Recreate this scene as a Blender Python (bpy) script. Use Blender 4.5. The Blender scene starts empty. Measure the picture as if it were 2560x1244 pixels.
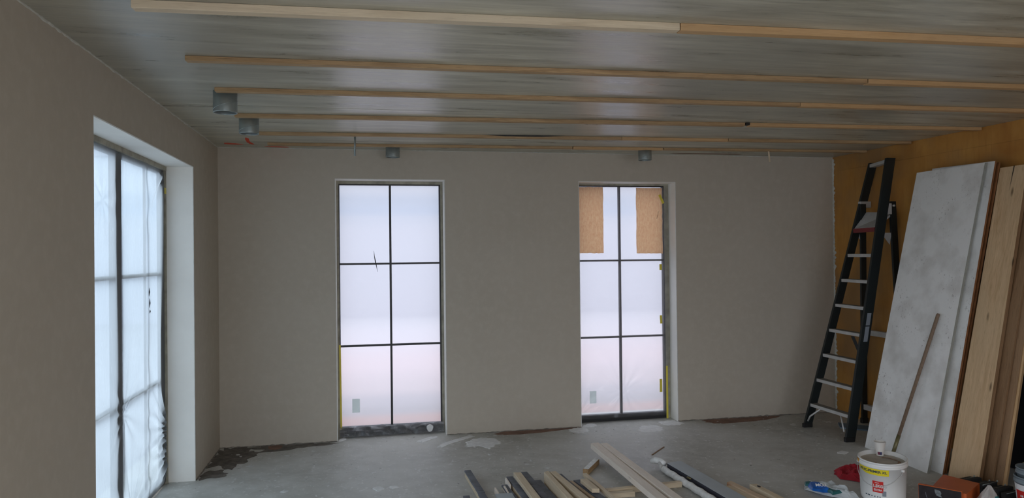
import bpy, bmesh, math, random
from mathutils import Vector, Matrix, noise

random.seed(7)
S = bpy.context.scene
COL = S.collection

# ------------------------------------------------------------------ camera
cam_data = bpy.data.cameras.new('camera')
cam_data.sensor_width = 36.0
cam_data.lens = 1829.745 / 2560 * 36.0
cam_data.clip_start = 0.05
cam = bpy.data.objects.new('camera', cam_data)
COL.objects.link(cam)
_yaw, _pitch, _roll = 0.197714, 0.0072, -0.010776
_f = Vector((math.sin(_yaw) * math.cos(_pitch), math.cos(_yaw) * math.cos(_pitch), math.sin(_pitch)))
_r = Vector((math.cos(_yaw), -math.sin(_yaw), 0))
_u = _r.cross(_f)
_R = _r * math.cos(_roll) + _u * math.sin(_roll)
_U = -_r * math.sin(_roll) + _u * math.cos(_roll)
cam.matrix_world = Matrix(((_R.x, _U.x, -_f.x, 1.2937), (_R.y, _U.y, -_f.y, -6.95724), (_R.z, _U.z, -_f.z, 1.70828), (0, 0, 0, 1)))
S.camera = cam

# ------------------------------------------------------------------ sky, exposure
world = bpy.data.worlds.new('overcast_sky')
S.world = world
world.use_nodes = True
wn, wl = world.node_tree.nodes, world.node_tree.links
bg = wn['Background']
tc = wn.new('ShaderNodeTexCoord')
sx = wn.new('ShaderNodeSeparateXYZ')
cr = wn.new('ShaderNodeValToRGB')
cr.color_ramp.elements[0].position = 0.0
cr.color_ramp.elements[0].color = (0.60, 0.64, 0.72, 1)
cr.color_ramp.elements[1].position = 1.0
cr.color_ramp.elements[1].color = (1.0, 1.0, 1.0, 1)
cr.color_ramp.elements.new(0.45).color = (0.84, 0.87, 0.93, 1)
wl.new(tc.outputs['Generated'], sx.inputs[0])
wl.new(sx.outputs['Z'], cr.inputs[0])
wl.new(cr.outputs[0], bg.inputs['Color'])
bg.inputs['Strength'].default_value = 5.0
S.view_settings.view_transform = 'Standard'
S.view_settings.look = 'None'
S.view_settings.gamma = 1.0
S.view_settings.use_curve_mapping = False
S.view_settings.exposure = -0.20
try:
    S.cycles.use_denoising = True
    S.cycles.max_bounces = 10
    S.cycles.diffuse_bounces = 6
    S.cycles.glossy_bounces = 3
    S.cycles.transmission_bounces = 6
    S.cycles.transparent_max_bounces = 12
    S.cycles.caustics_reflective = False
    S.cycles.caustics_refractive = False
    S.cycles.sample_clamp_indirect = 4.0
except Exception:
    pass

def portal(loc, direction, sx_, sy_):
    """Tells the sampler where daylight enters; it gives off no light of its own."""
    l = bpy.data.lights.new('daylight_portal', 'AREA')
    l.shape = 'RECTANGLE'
    l.size, l.size_y = sx_, sy_
    l.cycles.is_portal = True
    o = bpy.data.objects.new('daylight_portal', l)
    COL.objects.link(o)
    o.location = loc
    o.rotation_euler = Vector(direction).to_track_quat('-Z', 'Z').to_euler()

portal((-0.36, -2.014, 1.2), (1, 0, 0), 2.1, 2.4)
portal((1.531, 0.36, 1.22), (0, -1, 0), 1.0, 2.4)
portal((3.875, 0.36, 1.22), (0, -1, 0), 1.0, 2.4)
portal((3.0, -9.35, 1.25), (0, 1, 0), 5.6, 2.4)
portal((-0.36, -6.2, 1.25), (1, 0, 0), 3.4, 2.5)

# ------------------------------------------------------------------ materials
def newmat(name):
    m = bpy.data.materials.new(name)
    m.use_nodes = True
    nt = m.node_tree
    return m, nt.nodes, nt.links, nt.nodes['Principled BSDF']

def mixrgb(N, L, fac, a, b, blend='MIX'):
    x = N.new('ShaderNodeMix')
    x.data_type = 'RGBA'
    x.blend_type = blend
    for s, v in ((x.inputs[0], fac), (x.inputs[6], a), (x.inputs[7], b)):
        if hasattr(v, 'links') or isinstance(v, bpy.types.NodeSocket):
            L.new(v, s)
        else:
            s.default_value = v if not isinstance(v, tuple) else (*v, 1)
    return x.outputs[2]

def ramp(N, L, src, p0, p1, c0=(0, 0, 0), c1=(1, 1, 1)):
    r = N.new('ShaderNodeValToRGB')
    e = r.color_ramp.elements
    e[0].position, e[1].position = p0, p1
    e[0].color, e[1].color = (*c0, 1), (*c1, 1)
    L.new(src, r.inputs[0])
    return r.outputs[0]

def coords(N, L, scale=(1, 1, 1), kind='Object'):
    t = N.new('ShaderNodeTexCoord')
    m = N.new('ShaderNodeMapping')
    m.inputs['Scale'].default_value = scale
    L.new(t.outputs[kind], m.inputs[0])
    return m.outputs[0]

def noise_tex(N, L, vec, scale, detail=4, rough=0.55, dist=0.0):
    n = N.new('ShaderNodeTexNoise')
    n.inputs['Scale'].default_value = scale
    n.inputs['Detail'].default_value = detail
    n.inputs['Roughness'].default_value = rough
    n.inputs['Distortion'].default_value = dist
    if vec is not None:
        L.new(vec, n.inputs['Vector'])
    return n.outputs['Fac']

def bump(N, L, P, h, strength, dist=0.002):
    b = N.new('ShaderNodeBump')
    b.inputs['Strength'].default_value = strength
    b.inputs['Distance'].default_value = dist
    L.new(h, b.inputs['Height'])
    L.new(b.outputs[0], P.inputs['Normal'])

def plain(name, col, rough=0.6, var=0.12, scale=6.0, metal=0.0, bmp=0.15, spec=0.5, stretch=(1, 1, 1)):
    m, N, L, P = newmat(name)
    v = coords(N, L, stretch)
    n = noise_tex(N, L, v, scale)
    lo = tuple(c * (1 - var) for c in col)
    hi = tuple(min(1, c * (1 + var)) for c in col)
    L.new(ramp(N, L, n, 0.3, 0.7, lo, hi), P.inputs['Base Color'])
    P.inputs['Roughness'].default_value = rough
    P.inputs['Metallic'].default_value = metal
    P.inputs['Specular IOR Level'].default_value = spec
    if bmp:
        bump(N, L, P, noise_tex(N, L, v, scale * 9, 3), bmp)
    return m

def wood(name, light, dark, rough=0.65, knots=True, ring=9.0, stain=None):
    """Grain runs along the object's own x axis."""
    m, N, L, P = newmat(name)
    v = coords(N, L, (1.0, 14.0, 14.0))
    g = noise_tex(N, L, v, 3.2, 6, 0.62, 0.7)
    c = ramp(N, L, g, 0.32, 0.70, dark, light)
    v2 = coords(N, L, (0.7, 3.0, 3.0))
    big = noise_tex(N, L, v2, 1.7, 2)
    c = mixrgb(N, L, ramp(N, L, big, 0.35, 0.75), c, tuple(x * 0.82 for x in light))
    v3 = coords(N, L, (3.0, 70.0, 70.0))
    fine = noise_tex(N, L, v3, 4.0, 2)
    c = mixrgb(N, L, ramp(N, L, fine, 0.55, 0.85), c, tuple(x * 0.72 for x in dark))
    if knots:
        vo = N.new('ShaderNodeTexVoronoi')
        vo.inputs['Scale'].default_value = 1.0
        L.new(coords(N, L, (2.6, 9.0, 9.0)), vo.inputs['Vector'])
        c = mixrgb(N, L, ramp(N, L, vo.outputs['Distance'], 0.06, 0.13, (1, 1, 1), (0, 0, 0)), c, tuple(x * 0.35 for x in dark))
    if stain:
        vs = coords(N, L, (1.2, 4, 4))
        c = mixrgb(N, L, ramp(N, L, noise_tex(N, L, vs, 2.3, 3), 0.56, 0.72), c, stain)
    L.new(c, P.inputs['Base Color'])
    P.inputs['Roughness'].default_value = rough
    bump(N, L, P, g, 0.25, 0.001)
    return m

# plaster
def plaster_mat():
    m, N, L, P = newmat('skim_plaster')
    v = coords(N, L, kind='Object')
    a = noise_tex(N, L, v, 1.1, 3)
    c = ramp(N, L, a, 0.3, 0.7, (0.515, 0.465, 0.385), (0.55, 0.50, 0.42))
    b = noise_tex(N, L, v, 14, 5, 0.6)
    c = mixrgb(N, L, ramp(N, L, b, 0.45, 0.75), c, (0.57, 0.52, 0.44))
    L.new(c, P.inputs['Base Color'])
    P.inputs['Roughness'].default_value = 0.75
    P.inputs['Specular IOR Level'].default_value = 0.3
    bump(N, L, P, b, 0.12, 0.002)
    return m
PLASTER = plaster_mat()

def ceiling_mat():
    m, N, L, P = newmat('precast_concrete_soffit')
    v = coords(N, L, (0.55, 5.0, 1))
    a = noise_tex(N, L, v, 2.2, 8, 0.68, 0.35)
    c = ramp(N, L, a, 0.30, 0.72, (0.24, 0.232, 0.175), (0.74, 0.72, 0.60))
    v2 = coords(N, L, (0.8, 16.0, 1))
    s = noise_tex(N, L, v2, 4.5, 5, 0.65, 0.5)
    c = mixrgb(N, L, ramp(N, L, s, 0.56, 0.74), c, (0.52, 0.52, 0.48))
    v4 = coords(N, L, (1.3, 22.0, 1))
    s4 = noise_tex(N, L, v4, 3.0, 4, 0.6, 0.8)
    c = mixrgb(N, L, ramp(N, L, s4, 0.62, 0.74), c, (0.25, 0.245, 0.215))
    v3 = coords(N, L, (1, 1, 1))
    b = noise_tex(N, L, v3, 0.55, 3)
    c = mixrgb(N, L, ramp(N, L, b, 0.38, 0.68, (0, 0, 0), (0.6, 0.6, 0.6)), c, (0.26, 0.25, 0.22))
    L.new(c, P.inputs['Base Color'])
    L.new(ramp(N, L, a, 0.3, 0.7, (0.24, 0.24, 0.24), (0.42, 0.42, 0.42)), P.inputs['Roughness'])
    P.inputs['Specular IOR Level'].default_value = 0.6
    bump(N, L, P, s, 0.25, 0.0012)
    return m
SOFFIT = ceiling_mat()

def floor_mat():
    m, N, L, P = newmat('dusty_screed')
    v = coords(N, L)
    a = noise_tex(N, L, v, 0.9, 5, 0.6)
    c = ramp(N, L, a, 0.33, 0.68, (0.34, 0.338, 0.31), (0.56, 0.56, 0.53))
    b = noise_tex(N, L, v, 7, 6, 0.65)
    c = mixrgb(N, L, ramp(N, L, b, 0.42, 0.72, (0, 0, 0), (0.7, 0.7, 0.7)), c, (0.58, 0.58, 0.555))
    d = noise_tex(N, L, v, 26, 4, 0.6)
    c = mixrgb(N, L, ramp(N, L, d, 0.60, 0.70), c, (0.68, 0.68, 0.66))
    e = noise_tex(N, L, coords(N, L, (1.2, 0.9, 1)), 11, 3, 0.5, 1.2)
    c = mixrgb(N, L, ramp(N, L, e, 0.66, 0.69), c, (0.60, 0.60, 0.59))
    g = noise_tex(N, L, coords(N, L, (1, 1.3, 1)), 17, 3, 0.6, 0.6)
    c = mixrgb(N, L, ramp(N, L, g, 0.25, 0.33, (1, 1, 1), (0, 0, 0)), c, (0.16, 0.15, 0.14))
    L.new(c, P.inputs['Base Color'])
    L.new(ramp(N, L, a, 0.3, 0.7, (0.42, 0.42, 0.42), (0.62, 0.62, 0.62)), P.inputs['Roughness'])
    bump(N, L, P, b, 0.25, 0.003)
    return m
SCREED = floor_mat()

def ply_mat():
    m, N, L, P = newmat('ochre_plywood')
    a = noise_tex(N, L, coords(N, L, (1, 1, 0.7)), 2.1, 4, 0.6, 0.4)
    c = ramp(N, L, a, 0.3, 0.72, (0.42, 0.175, 0.030), (0.62, 0.32, 0.075))
    b = noise_tex(N, L, coords(N, L, (3, 3, 0.4)), 9, 4, 0.6)
    c = mixrgb(N, L, ramp(N, L, b, 0.5, 0.8, (0, 0, 0), (0.5, 0.5, 0.5)), c, (0.34, 0.145, 0.03))
    d = noise_tex(N, L, coords(N, L), 1.3, 3)
    c = mixrgb(N, L, ramp(N, L, d, 0.44, 0.64, (0, 0, 0), (0.85, 0.85, 0.85)), c, (0.33, 0.185, 0.075))
    L.new(c, P.inputs['Base Color'])
    P.inputs['Roughness'].default_value = 0.6
    bump(N, L, P, b, 0.2, 0.001)
    return m
PLY = ply_mat()

PINE = wood('pale_pine', (0.80, 0.68, 0.50), (0.58, 0.46, 0.31))
PINE_W = wood('whitish_spruce', (0.96, 0.88, 0.79), (0.80, 0.69, 0.58))
PINE_O = wood('warm_pine', (0.66, 0.43, 0.22), (0.50, 0.30, 0.13))
ROUGH_PINE = wood('rough_sawn_pine', (0.56, 0.38, 0.20), (0.26, 0.15, 0.07))
OLD_PINE = wood('aged_pine_plank', (0.80, 0.58, 0.35), (0.52, 0.32, 0.16))
OLD_PINE_D = wood('dark_aged_pine', (0.38, 0.23, 0.12), (0.17, 0.09, 0.04))
STAINED = wood('stained_offcut', (0.72, 0.56, 0.40), (0.56, 0.40, 0.26), stain=(0.45, 0.16, 0.05))
METAL_TOP = plain('blue_grey_metal', (0.42, 0.47, 0.51), 0.5, 0.06, 5)
SLATE = plain('grey_roofing_felt', (0.13, 0.14, 0.165), 0.7, 0.35, 8)
SLATE_L = plain('mid_grey_sheet', (0.25, 0.28, 0.32), 0.55, 0.12, 5)
SLATE_D = plain('dark_sheet_edge', (0.04, 0.04, 0.055), 0.6, 0.2, 5)
STEEL_BLACK = plain('black_steel', (0.018, 0.018, 0.020), 0.45, 0.1, 4, bmp=0)
GREEN_BLACK = plain('dark_ladder_rail', (0.012, 0.017, 0.018), 0.42, 0.2, 4, bmp=0.05)
ALU = plain('worn_aluminium', (0.58, 0.58, 0.57), 0.5, 0.12, 9, metal=0.2)
ALU_DIRTY = plain('dusty_tread_top', (0.22, 0.21, 0.19), 0.7, 0.2, 14)
GALV = plain('galvanised_steel', (0.36, 0.41, 0.41), 0.42, 0.16, 8, metal=0.55)
PUTTY = plain('raw_timber_lining', (0.36, 0.34, 0.27), 0.8, 0.25, 12)
PLASTER_W = plain('dried_plaster', (0.76, 0.77, 0.77), 0.8, 0.1, 20)
BEAD = plain('rough_plaster_bead', (0.62, 0.62, 0.57), 0.85, 0.15, 20, bmp=0.5)
YELLOW = plain('yellow_tape', (0.72, 0.60, 0.06), 0.5, 0.08, 5, bmp=0)
BLACK_RUB = plain('black_rubber', (0.012, 0.012, 0.012), 0.6, 0.1, 5)
RED_CLOTH = plain('red_cloth', (0.36, 0.012, 0.025), 0.9, 0.3, 18)
RED_EDGE = plain('dark_red_plastic', (0.20, 0.012, 0.02), 0.45, 0.1, 5, bmp=0)
ORANGE = plain('orange_plastic', (0.55, 0.115, 0.022), 0.5, 0.12, 5)
CASE_BLACK = plain('scuffed_black_panel', (0.020, 0.015, 0.018), 0.4, 0.5, 20)
PAIL = plain('white_pail_plastic', (0.88, 0.89, 0.88), 0.38, 0.04, 4, bmp=0)
PAIL_G = plain('grey_pail_plastic', (0.21, 0.26, 0.29), 0.4, 0.12, 6, bmp=0)
PRIMER = plain('dried_primer', (0.46, 0.42, 0.36), 0.7, 0.2, 9, bmp=0.4)
ORANGE_D = plain('orange_primer_drip', (0.60, 0.29, 0.03), 0.5, 0.1, 5, bmp=0)
BROWN_D = plain('brown_residue', (0.30, 0.17, 0.09), 0.7, 0.3, 12)
LAB_Y = plain('yellow_label', (0.82, 0.68, 0.02), 0.4, 0.03, 4, bmp=0)
LAB_R = plain('red_label', (0.62, 0.025, 0.02), 0.4, 0.03, 4, bmp=0)
LAB_B = plain('blue_film_print', (0.01, 0.12, 0.48), 0.35, 0.3, 9, bmp=0)
LAB_T = plain('teal_film_print', (0.015, 0.13, 0.14), 0.4, 0.3, 9, bmp=0)
INK = plain('dark_print', (0.03, 0.06, 0.09), 0.5, 0.05, 4, bmp=0)
WHITE_P = plain('white_print', (0.82, 0.82, 0.82), 0.5, 0.03, 4, bmp=0)
PAPER = plain('white_paper', (0.72, 0.70, 0.66), 0.7, 0.04, 5, bmp=0)
STICK = wood('worn_broom_handle', (0.27, 0.185, 0.125), (0.17, 0.11, 0.07), knots=False)
SOCKET = plain('olive_metal_socket', (0.15, 0.13, 0.06), 0.4, 0.3, 10, metal=0.4)
FOAM_W = plain('white_wrap', (0.78, 0.80, 0.80), 0.55, 0.15, 25, bmp=0.6)
BLUE_FOAM = plain('blue_grey_foam', (0.13, 0.19, 0.25), 0.8, 0.1, 6)
SPRAY = plain('orange_spray_paint', (0.75, 0.06, 0.012), 0.6, 0.1, 10, bmp=0)
DARK_STAIN = plain('dark_damp_screed', (0.14, 0.125, 0.11), 0.75, 0.5, 14)
DIRT_EDGE = plain('grimy_plaster_foot', (0.22, 0.20, 0.175), 0.8, 0.4, 12)
RED_STAIN = plain('brick_dust', (0.22, 0.125, 0.09), 0.85, 0.3, 9)
BLACK_FOLDS = plain('near_black', (0.006, 0.006, 0.007), 0.5, 0.3, 4, bmp=0.1)
DARKVOID = plain('joint_shadow_gap', (0.03, 0.03, 0.03), 0.9, 0.1, 4, bmp=0)
PAVING = plain('pink_brick_paving', (0.50, 0.33, 0.31), 0.8, 0.1, 2)
SLABS = plain('grey_outdoor_slabs', (0.34, 0.34, 0.36), 0.8, 0.1, 2)
RENDER = plain('white_house_render', (0.62, 0.63, 0.68), 0.8, 0.03, 1)
EAVE = plain('blue_grey_eave', (0.26, 0.34, 0.46), 0.7, 0.05, 2)

def board_mat(name, spec_scale):
    m, N, L, P = newmat(name)
    v = coords(N, L, (1, 1, 1))
    c = mixrgb(N, L, ramp(N, L, noise_tex(N, L, v, 3.4, 5), 0.46, 0.74, (0, 0, 0), (0.9, 0.9, 0.9)), (0.93, 0.94, 0.93), (0.66, 0.65, 0.62))
    s = noise_tex(N, L, coords(N, L, (1.0, 1.6, 1)), spec_scale, 4, 0.65, 0.25)
    big = noise_tex(N, L, v, 2.6, 2)
    f = N.new('ShaderNodeMath')
    f.operation = 'MULTIPLY'
    L.new(ramp(N, L, s, 0.60, 0.70), f.inputs[0])
    L.new(ramp(N, L, big, 0.50, 0.64), f.inputs[1])
    c = mixrgb(N, L, f.outputs[0], c, (0.24, 0.21, 0.19))
    L.new(c, P.inputs['Base Color'])
    P.inputs['Roughness'].default_value = 0.45
    return m
WHITE_BOARD = board_mat('dirty_white_melamine', 34)
RUST_EDGE = plain('rusty_brown_edge', (0.24, 0.10, 0.035), 0.8, 0.2, 20)
EDGE_GREY = plain('edge_with_gap_shade', (0.30, 0.31, 0.28), 0.8, 0.1, 20)  # board edge, greyed to take in the shaded gap beside it

def film_mat(name, clear, trans, tint, gloss=0.10, rough=0.25, crs=1.0, graze=0.25):
    """Thin polythene: lets part of the light straight through, scatters the rest and shines a little."""
    m, N, L, P = newmat(name)
    N.remove(P)
    out = N['Material Output']
    tr = N.new('ShaderNodeBsdfTransparent')
    tr.inputs[0].default_value = (*[min(1, c * 1.0) for c in tint], 1)
    tl = N.new('ShaderNodeBsdfTranslucent')
    tl.inputs[0].default_value = (*trans, 1)
    df = N.new('ShaderNodeBsdfDiffuse')
    df.inputs[0].default_value = (0.7, 0.72, 0.74, 1)
    m0 = N.new('ShaderNodeMixShader')
    m0.inputs[0].default_value = 0.22
    L.new(tl.outputs[0], m0.inputs[1])
    L.new(df.outputs[0], m0.inputs[2])
    m1 = N.new('ShaderNodeMixShader')
    tcv = coords(N, L, (4.0, 5.0, 0.8))
    cn = noise_tex(N, L, tcv, 2.4, 3, 0.55, 1.6)
    ab = N.new('ShaderNodeMath'); ab.operation = 'SUBTRACT'; ab.inputs[1].default_value = 0.5
    L.new(cn, ab.inputs[0])
    a2 = N.new('ShaderNodeMath'); a2.operation = 'ABSOLUTE'; L.new(ab.outputs[0], a2.inputs[0])
    crease = ramp(N, L, a2.outputs[0], 0.0, 0.028, (1, 1, 1), (0, 0, 0))
    bn = N.new('ShaderNodeBump'); bn.inputs['Strength'].default_value = 0.5 * crs; bn.inputs['Distance'].default_value = 0.004
    L.new(cn, bn.inputs['Height'])
    for sh in (tl, df): L.new(bn.outputs[0], sh.inputs['Normal'])
    lw = N.new('ShaderNodeLayerWeight')
    lw.inputs[0].default_value = 0.35
    mr = N.new('ShaderNodeMapRange')
    mr.inputs['To Min'].default_value = clear
    mr.inputs['To Max'].default_value = clear * graze
    L.new(lw.outputs['Facing'], mr.inputs['Value'])
    cm = N.new('ShaderNodeMath'); cm.operation = 'MULTIPLY_ADD'
    cm.inputs[1].default_value = -0.35 * clear * crs
    L.new(crease, cm.inputs[0]); L.new(mr.outputs[0], cm.inputs[2])
    L.new(cm.outputs[0], m1.inputs[0])
    L.new(m0.outputs[0], m1.inputs[1])
    L.new(tr.outputs[0], m1.inputs[2])
    gl = N.new('ShaderNodeBsdfGlossy')
    gl.inputs['Roughness'].default_value = rough
    m2 = N.new('ShaderNodeMixShader')
    fr = N.new('ShaderNodeFresnel')
    fr.inputs[0].default_value = 1.35
    mm = N.new('ShaderNodeMath')
    mm.operation = 'MULTIPLY'
    mm.inputs[1].default_value = gloss * 10
    L.new(fr.outputs[0], mm.inputs[0])
    L.new(mm.outputs[0], m2.inputs[0])
    L.new(m1.outputs[0], m2.inputs[1])
    L.new(gl.outputs[0], m2.inputs[2])
    L.new(m2.outputs[0], out.inputs['Surface'])
    return m
MILK_GLASS = film_mat('milky_protected_pane', 0.30, (0.29, 0.305, 0.34), (0.74, 0.75, 0.79), 0.05, crs=0.0)
MILK_FILM = film_mat('milky_polythene', 0.25, (0.37, 0.435, 0.48), (0.66, 0.78, 0.86), 0.045, 0.34, crs=1.1, graze=0.6)
CLEAR_FILM = film_mat('clear_masking_film', 0.93, (0.9, 0.9, 0.93), (1, 1, 1), 0.10, 0.15, crs=0.0)
CLEAR_PANE = film_mat('clear_pane', 0.98, (0.9, 0.9, 0.93), (0.95, 0.98, 1), 0.01, 0.05, crs=0.0, graze=1.0)

STICKER = film_mat('grey_sticker', 0.05, (0.85, 0.92, 0.90), (1, 1, 1), 0.03, crs=0.0)
def kraft_mat():
    m, N, L, P = newmat('brown_fibreboard')
    c = ramp(N, L, noise_tex(N, L, coords(N, L, (3, 3, 1)), 24, 5, 0.7), 0.3, 0.7, (0.84, 0.60, 0.42), (1.0, 0.86, 0.66))
    out = N['Material Output']
    N.remove(P)
    df, tl, mx = N.new('ShaderNodeBsdfDiffuse'), N.new('ShaderNodeBsdfTranslucent'), N.new('ShaderNodeMixShader')
    L.new(c, df.inputs[0]); L.new(c, tl.inputs[0])
    mx.inputs[0].default_value = 0.75
    L.new(df.outputs[0], mx.inputs[1]); L.new(tl.outputs[0], mx.inputs[2])
    L.new(mx.outputs[0], out.inputs['Surface'])
    return m
KRAFT = kraft_mat()

# ------------------------------------------------------------------ mesh helpers
def link(o, parent=None, frame=None):
    """Parents o and puts its own frame (a world matrix) in place."""
    COL.objects.link(o)
    M = frame if frame is not None else Matrix.Identity(4)
    if parent is not None:
        o.parent = parent
        M = wm(parent).inverted() @ M
    o.matrix_basis = M
    return o

def wm(o):
    return wm(o.parent) @ o.matrix_basis if o.parent else o.matrix_basis.copy()

def tag(o, label=None, cat=None, group=None, kind=None):
    if label: o['label'] = label
    if cat: o['category'] = cat
    if group: o['group'] = group
    if kind: o['kind'] = kind
    return o

def thing(name, label, cat, loc=(0, 0, 0), group=None, kind=None):
    o = bpy.data.objects.new(name, None)
    o.empty_display_size = 0.1
    COL.objects.link(o)
    o.matrix_basis = Matrix.Translation(loc)
    return tag(o, label, cat, group, kind)

def mesh(name, verts, faces, mat, parent=None, frame=None, smooth=False, kind=None):
    """verts in world space; the mesh is stored in the given frame."""
    if frame is None:
        n = len(verts)
        c = Vector((sum(v[0] for v in verts) / n, sum(v[1] for v in verts) / n, min(v[2] for v in verts)))
        frame = Matrix.Translation(c)
    inv = frame.inverted()
    me = bpy.data.meshes.new(name)
    me.from_pydata([inv @ Vector(v) for v in verts], [], faces)
    me.materials.append(mat)
    if smooth:
        for p in me.polygons: p.use_smooth = True
    me.update()
    o = bpy.data.objects.new(name, me)
    link(o, parent, frame)
    if kind: o['kind'] = kind
    return o

BOXF = [(0, 3, 2, 1), (4, 5, 6, 7), (0, 1, 5, 4), (1, 2, 6, 5), (2, 3, 7, 6), (3, 0, 4, 7)]
def bevel_me(me, w, seg=1):
    bm = bmesh.new(); bm.from_mesh(me)
    bmesh.ops.bevel(bm, geom=bm.edges[:], offset=w, segments=seg, affect='EDGES')
    bm.to_mesh(me); bm.free()

def box(name, a, b, mat, parent=None, bev=0.0, kind=None, frame=None):
    (x0, y0, z0), (x1, y1, z1) = a, b
    x0, x1 = sorted((x0, x1)); y0, y1 = sorted((y0, y1)); z0, z1 = sorted((z0, z1))
    v = [(x0, y0, z0), (x1, y0, z0), (x1, y1, z0), (x0, y1, z0), (x0, y0, z1), (x1, y0, z1), (x1, y1, z1), (x0, y1, z1)]
    o = mesh(name, v, BOXF, mat, parent, frame, kind=kind)
    if bev: bevel_me(o.data, bev)
    return o

def boxes(name, lst, mat, parent=None, kind=None, frame=None):
    v, f = [], []
    for (x0, y0, z0), (x1, y1, z1) in lst:
        k = len(v)
        v += [(x0, y0, z0), (x1, y0, z0), (x1, y1, z0), (x0, y1, z0), (x0, y0, z1), (x1, y0, z1), (x1, y1, z1), (x0, y1, z1)]
        f += [tuple(i + k for i in q) for q in BOXF]
    return mesh(name, v, f, mat, parent, frame or Matrix.Identity(4), kind=kind)

def axes(p0, p1, up=(0, 0, 1)):
    x = (Vector(p1) - Vector(p0)).normalized()
    y = Vector(up).cross(x).normalized()
    z = x.cross(y)
    p = Vector(p0)
    return Matrix(((x.x, y.x, z.x, p.x), (x.y, y.y, z.y, p.y), (x.z, y.z, z.z, p.z), (0, 0, 0, 1)))

def beam(name, p0, p1, w, t, mat, parent=None, up=(0, 0, 1), bev=0.0015, rag=0.0, cut0=0.0, cut1=0.0, drop=0.0):
    """A board whose top face's middle line runs p0-p1; w across, t deep. rag roughens the outline; cut0/cut1 skew the ends."""
    F = axes(p0, p1, up)
    Ln = (Vector(p1) - Vector(p0)).length
    n = max(2, int(Ln / 0.12)) if rag else 1
    v, f = [], []
    rr = random.Random(int(abs(p0[0] * 1000 + p0[1] * 77)) + 3)
    for i in range(n + 1):
        s = i / n
        x = Ln * s
        j = lambda: rr.uniform(-rag, rag)
        c = cut0 if i == 0 else (cut1 if i == n else 0)
        h = w / 2
        v += [(x - c, -h + j(), 0), (x + c, h + j(), 0), (x + c, h + j(), -t), (x - c, -h + j(), -t)]
        if i:
            a, b = (i - 1) * 4, i * 4
            for q in range(4):
                r = (q + 1) % 4
                f.append((a + q, b + q, b + r, a + r))
    f.append((0, 1, 2, 3)); k = n * 4; f.append((k + 3, k + 2, k + 1, k))
    me = bpy.data.meshes.new(name)
    me.from_pydata(v, [], f)
    me.materials.append(mat)
    bm = bmesh.new(); bm.from_mesh(me)
    bmesh.ops.recalc_face_normals(bm, faces=bm.faces)
    bm.to_mesh(me); bm.free()
    if bev and not rag: bevel_me(me, bev)
    o = bpy.data.objects.new(name, me)
    if parent == 'thing': parent = None
    return link(o, parent, F)

def slab(name, bl, br, tl, tr, t, mat, parent=None, edge=None):
    """A board from the four corners of its face (seen from the front, bottom-left ...); t goes backwards. x axis runs up the board."""
    bl, br, tl, tr = map(Vector, (bl, br, tl, tr))
    nrm = (br - bl).cross(tl - bl).normalized()
    fr = [bl, br, tr, tl]
    bk = [p - nrm * t for p in fr]
    o = mesh(name, [tuple(p) for p in fr + bk], [(0, 1, 2, 3), (7, 6, 5, 4), (0, 4, 5, 1), (1, 5, 6, 2), (2, 6, 7, 3), (3, 7, 4, 0)], mat, parent,
             axes(bl, tl, nrm))
    if edge:
        o.data.materials.append(edge)
        for i in (2, 3, 4, 5): o.data.polygons[i].material_index = 1
    return o

def tube(name, pts, rad, mat, parent=None, seg=12, caps=True, rads=None, closed=False):
    pts = [Vector(p) for p in pts]
    v, f = [], []
    n = len(pts)
    prev = None
    for i, p in enumerate(pts):
        d = (pts[min(i + 1, n - 1)] - pts[max(i - 1, 0)]).normalized()
        a = prev if prev is not None else (Vector((0, 0, 1)) if abs(d.z) < 0.9 else Vector((1, 0, 0)))
        x = (a - d * a.dot(d)).normalized()
        prev = x
        y = d.cross(x)
        r = rads[i] if rads else rad
        for k in range(seg):
            t = 2 * math.pi * k / seg
            v.append(tuple(p + (x * math.cos(t) + y * math.sin(t)) * r))
        if i:
            for k in range(seg):
                k2 = (k + 1) % seg
                f.append(((i - 1) * seg + k, (i - 1) * seg + k2, i * seg + k2, i * seg + k))
    if caps:
        f.append(tuple(range(seg))[::-1])
        f.append(tuple((n - 1) * seg + k for k in range(seg)))
    fr = axes(pts[0], pts[-1], (0.01, 0.3, 1)) if n == 2 else None
    return mesh(name, v, f, mat, parent, fr, smooth=True)

def grid(name, fn, nu, nv, mat, parent=None, smooth=True, frame=None, kind=None):
    v = [fn(i / nu, j / nv) for j in range(nv + 1) for i in range(nu + 1)]
    f = [(j * (nu + 1) + i, j * (nu + 1) + i + 1, (j + 1) * (nu + 1) + i + 1, (j + 1) * (nu + 1) + i) for j in range(nv) for i in range(nu)]
    return mesh(name, v, f, mat, parent, frame, smooth=smooth, kind=kind)

# ------------------------------------------------------------------ the room
W, H, TH, YF = 6.178, 2.70, 0.0248506, -9.3
DW = 0.36
def wx(y, d=0.0):           # face of the right wall at depth y, d in front of it
    return W + math.tan(TH) * (-y) - d

fl = box('floor', (-0.6, YF - 0.2, -0.15), (7.2, 0.6, 0.0), SCREED, kind='structure', frame=Matrix.Identity(4))
ce = boxes('ceiling', [((-0.36, YF - 0.2, H), (6.9, -1.925, H + 0.2)), ((-0.22, -1.915, H), (6.9, 0.5, H + 0.2)), ((-0.4, -1.93, H + 0.006), (6.9, -1.91, H + 0.2))],
           SOFFIT, kind='structure')

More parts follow.
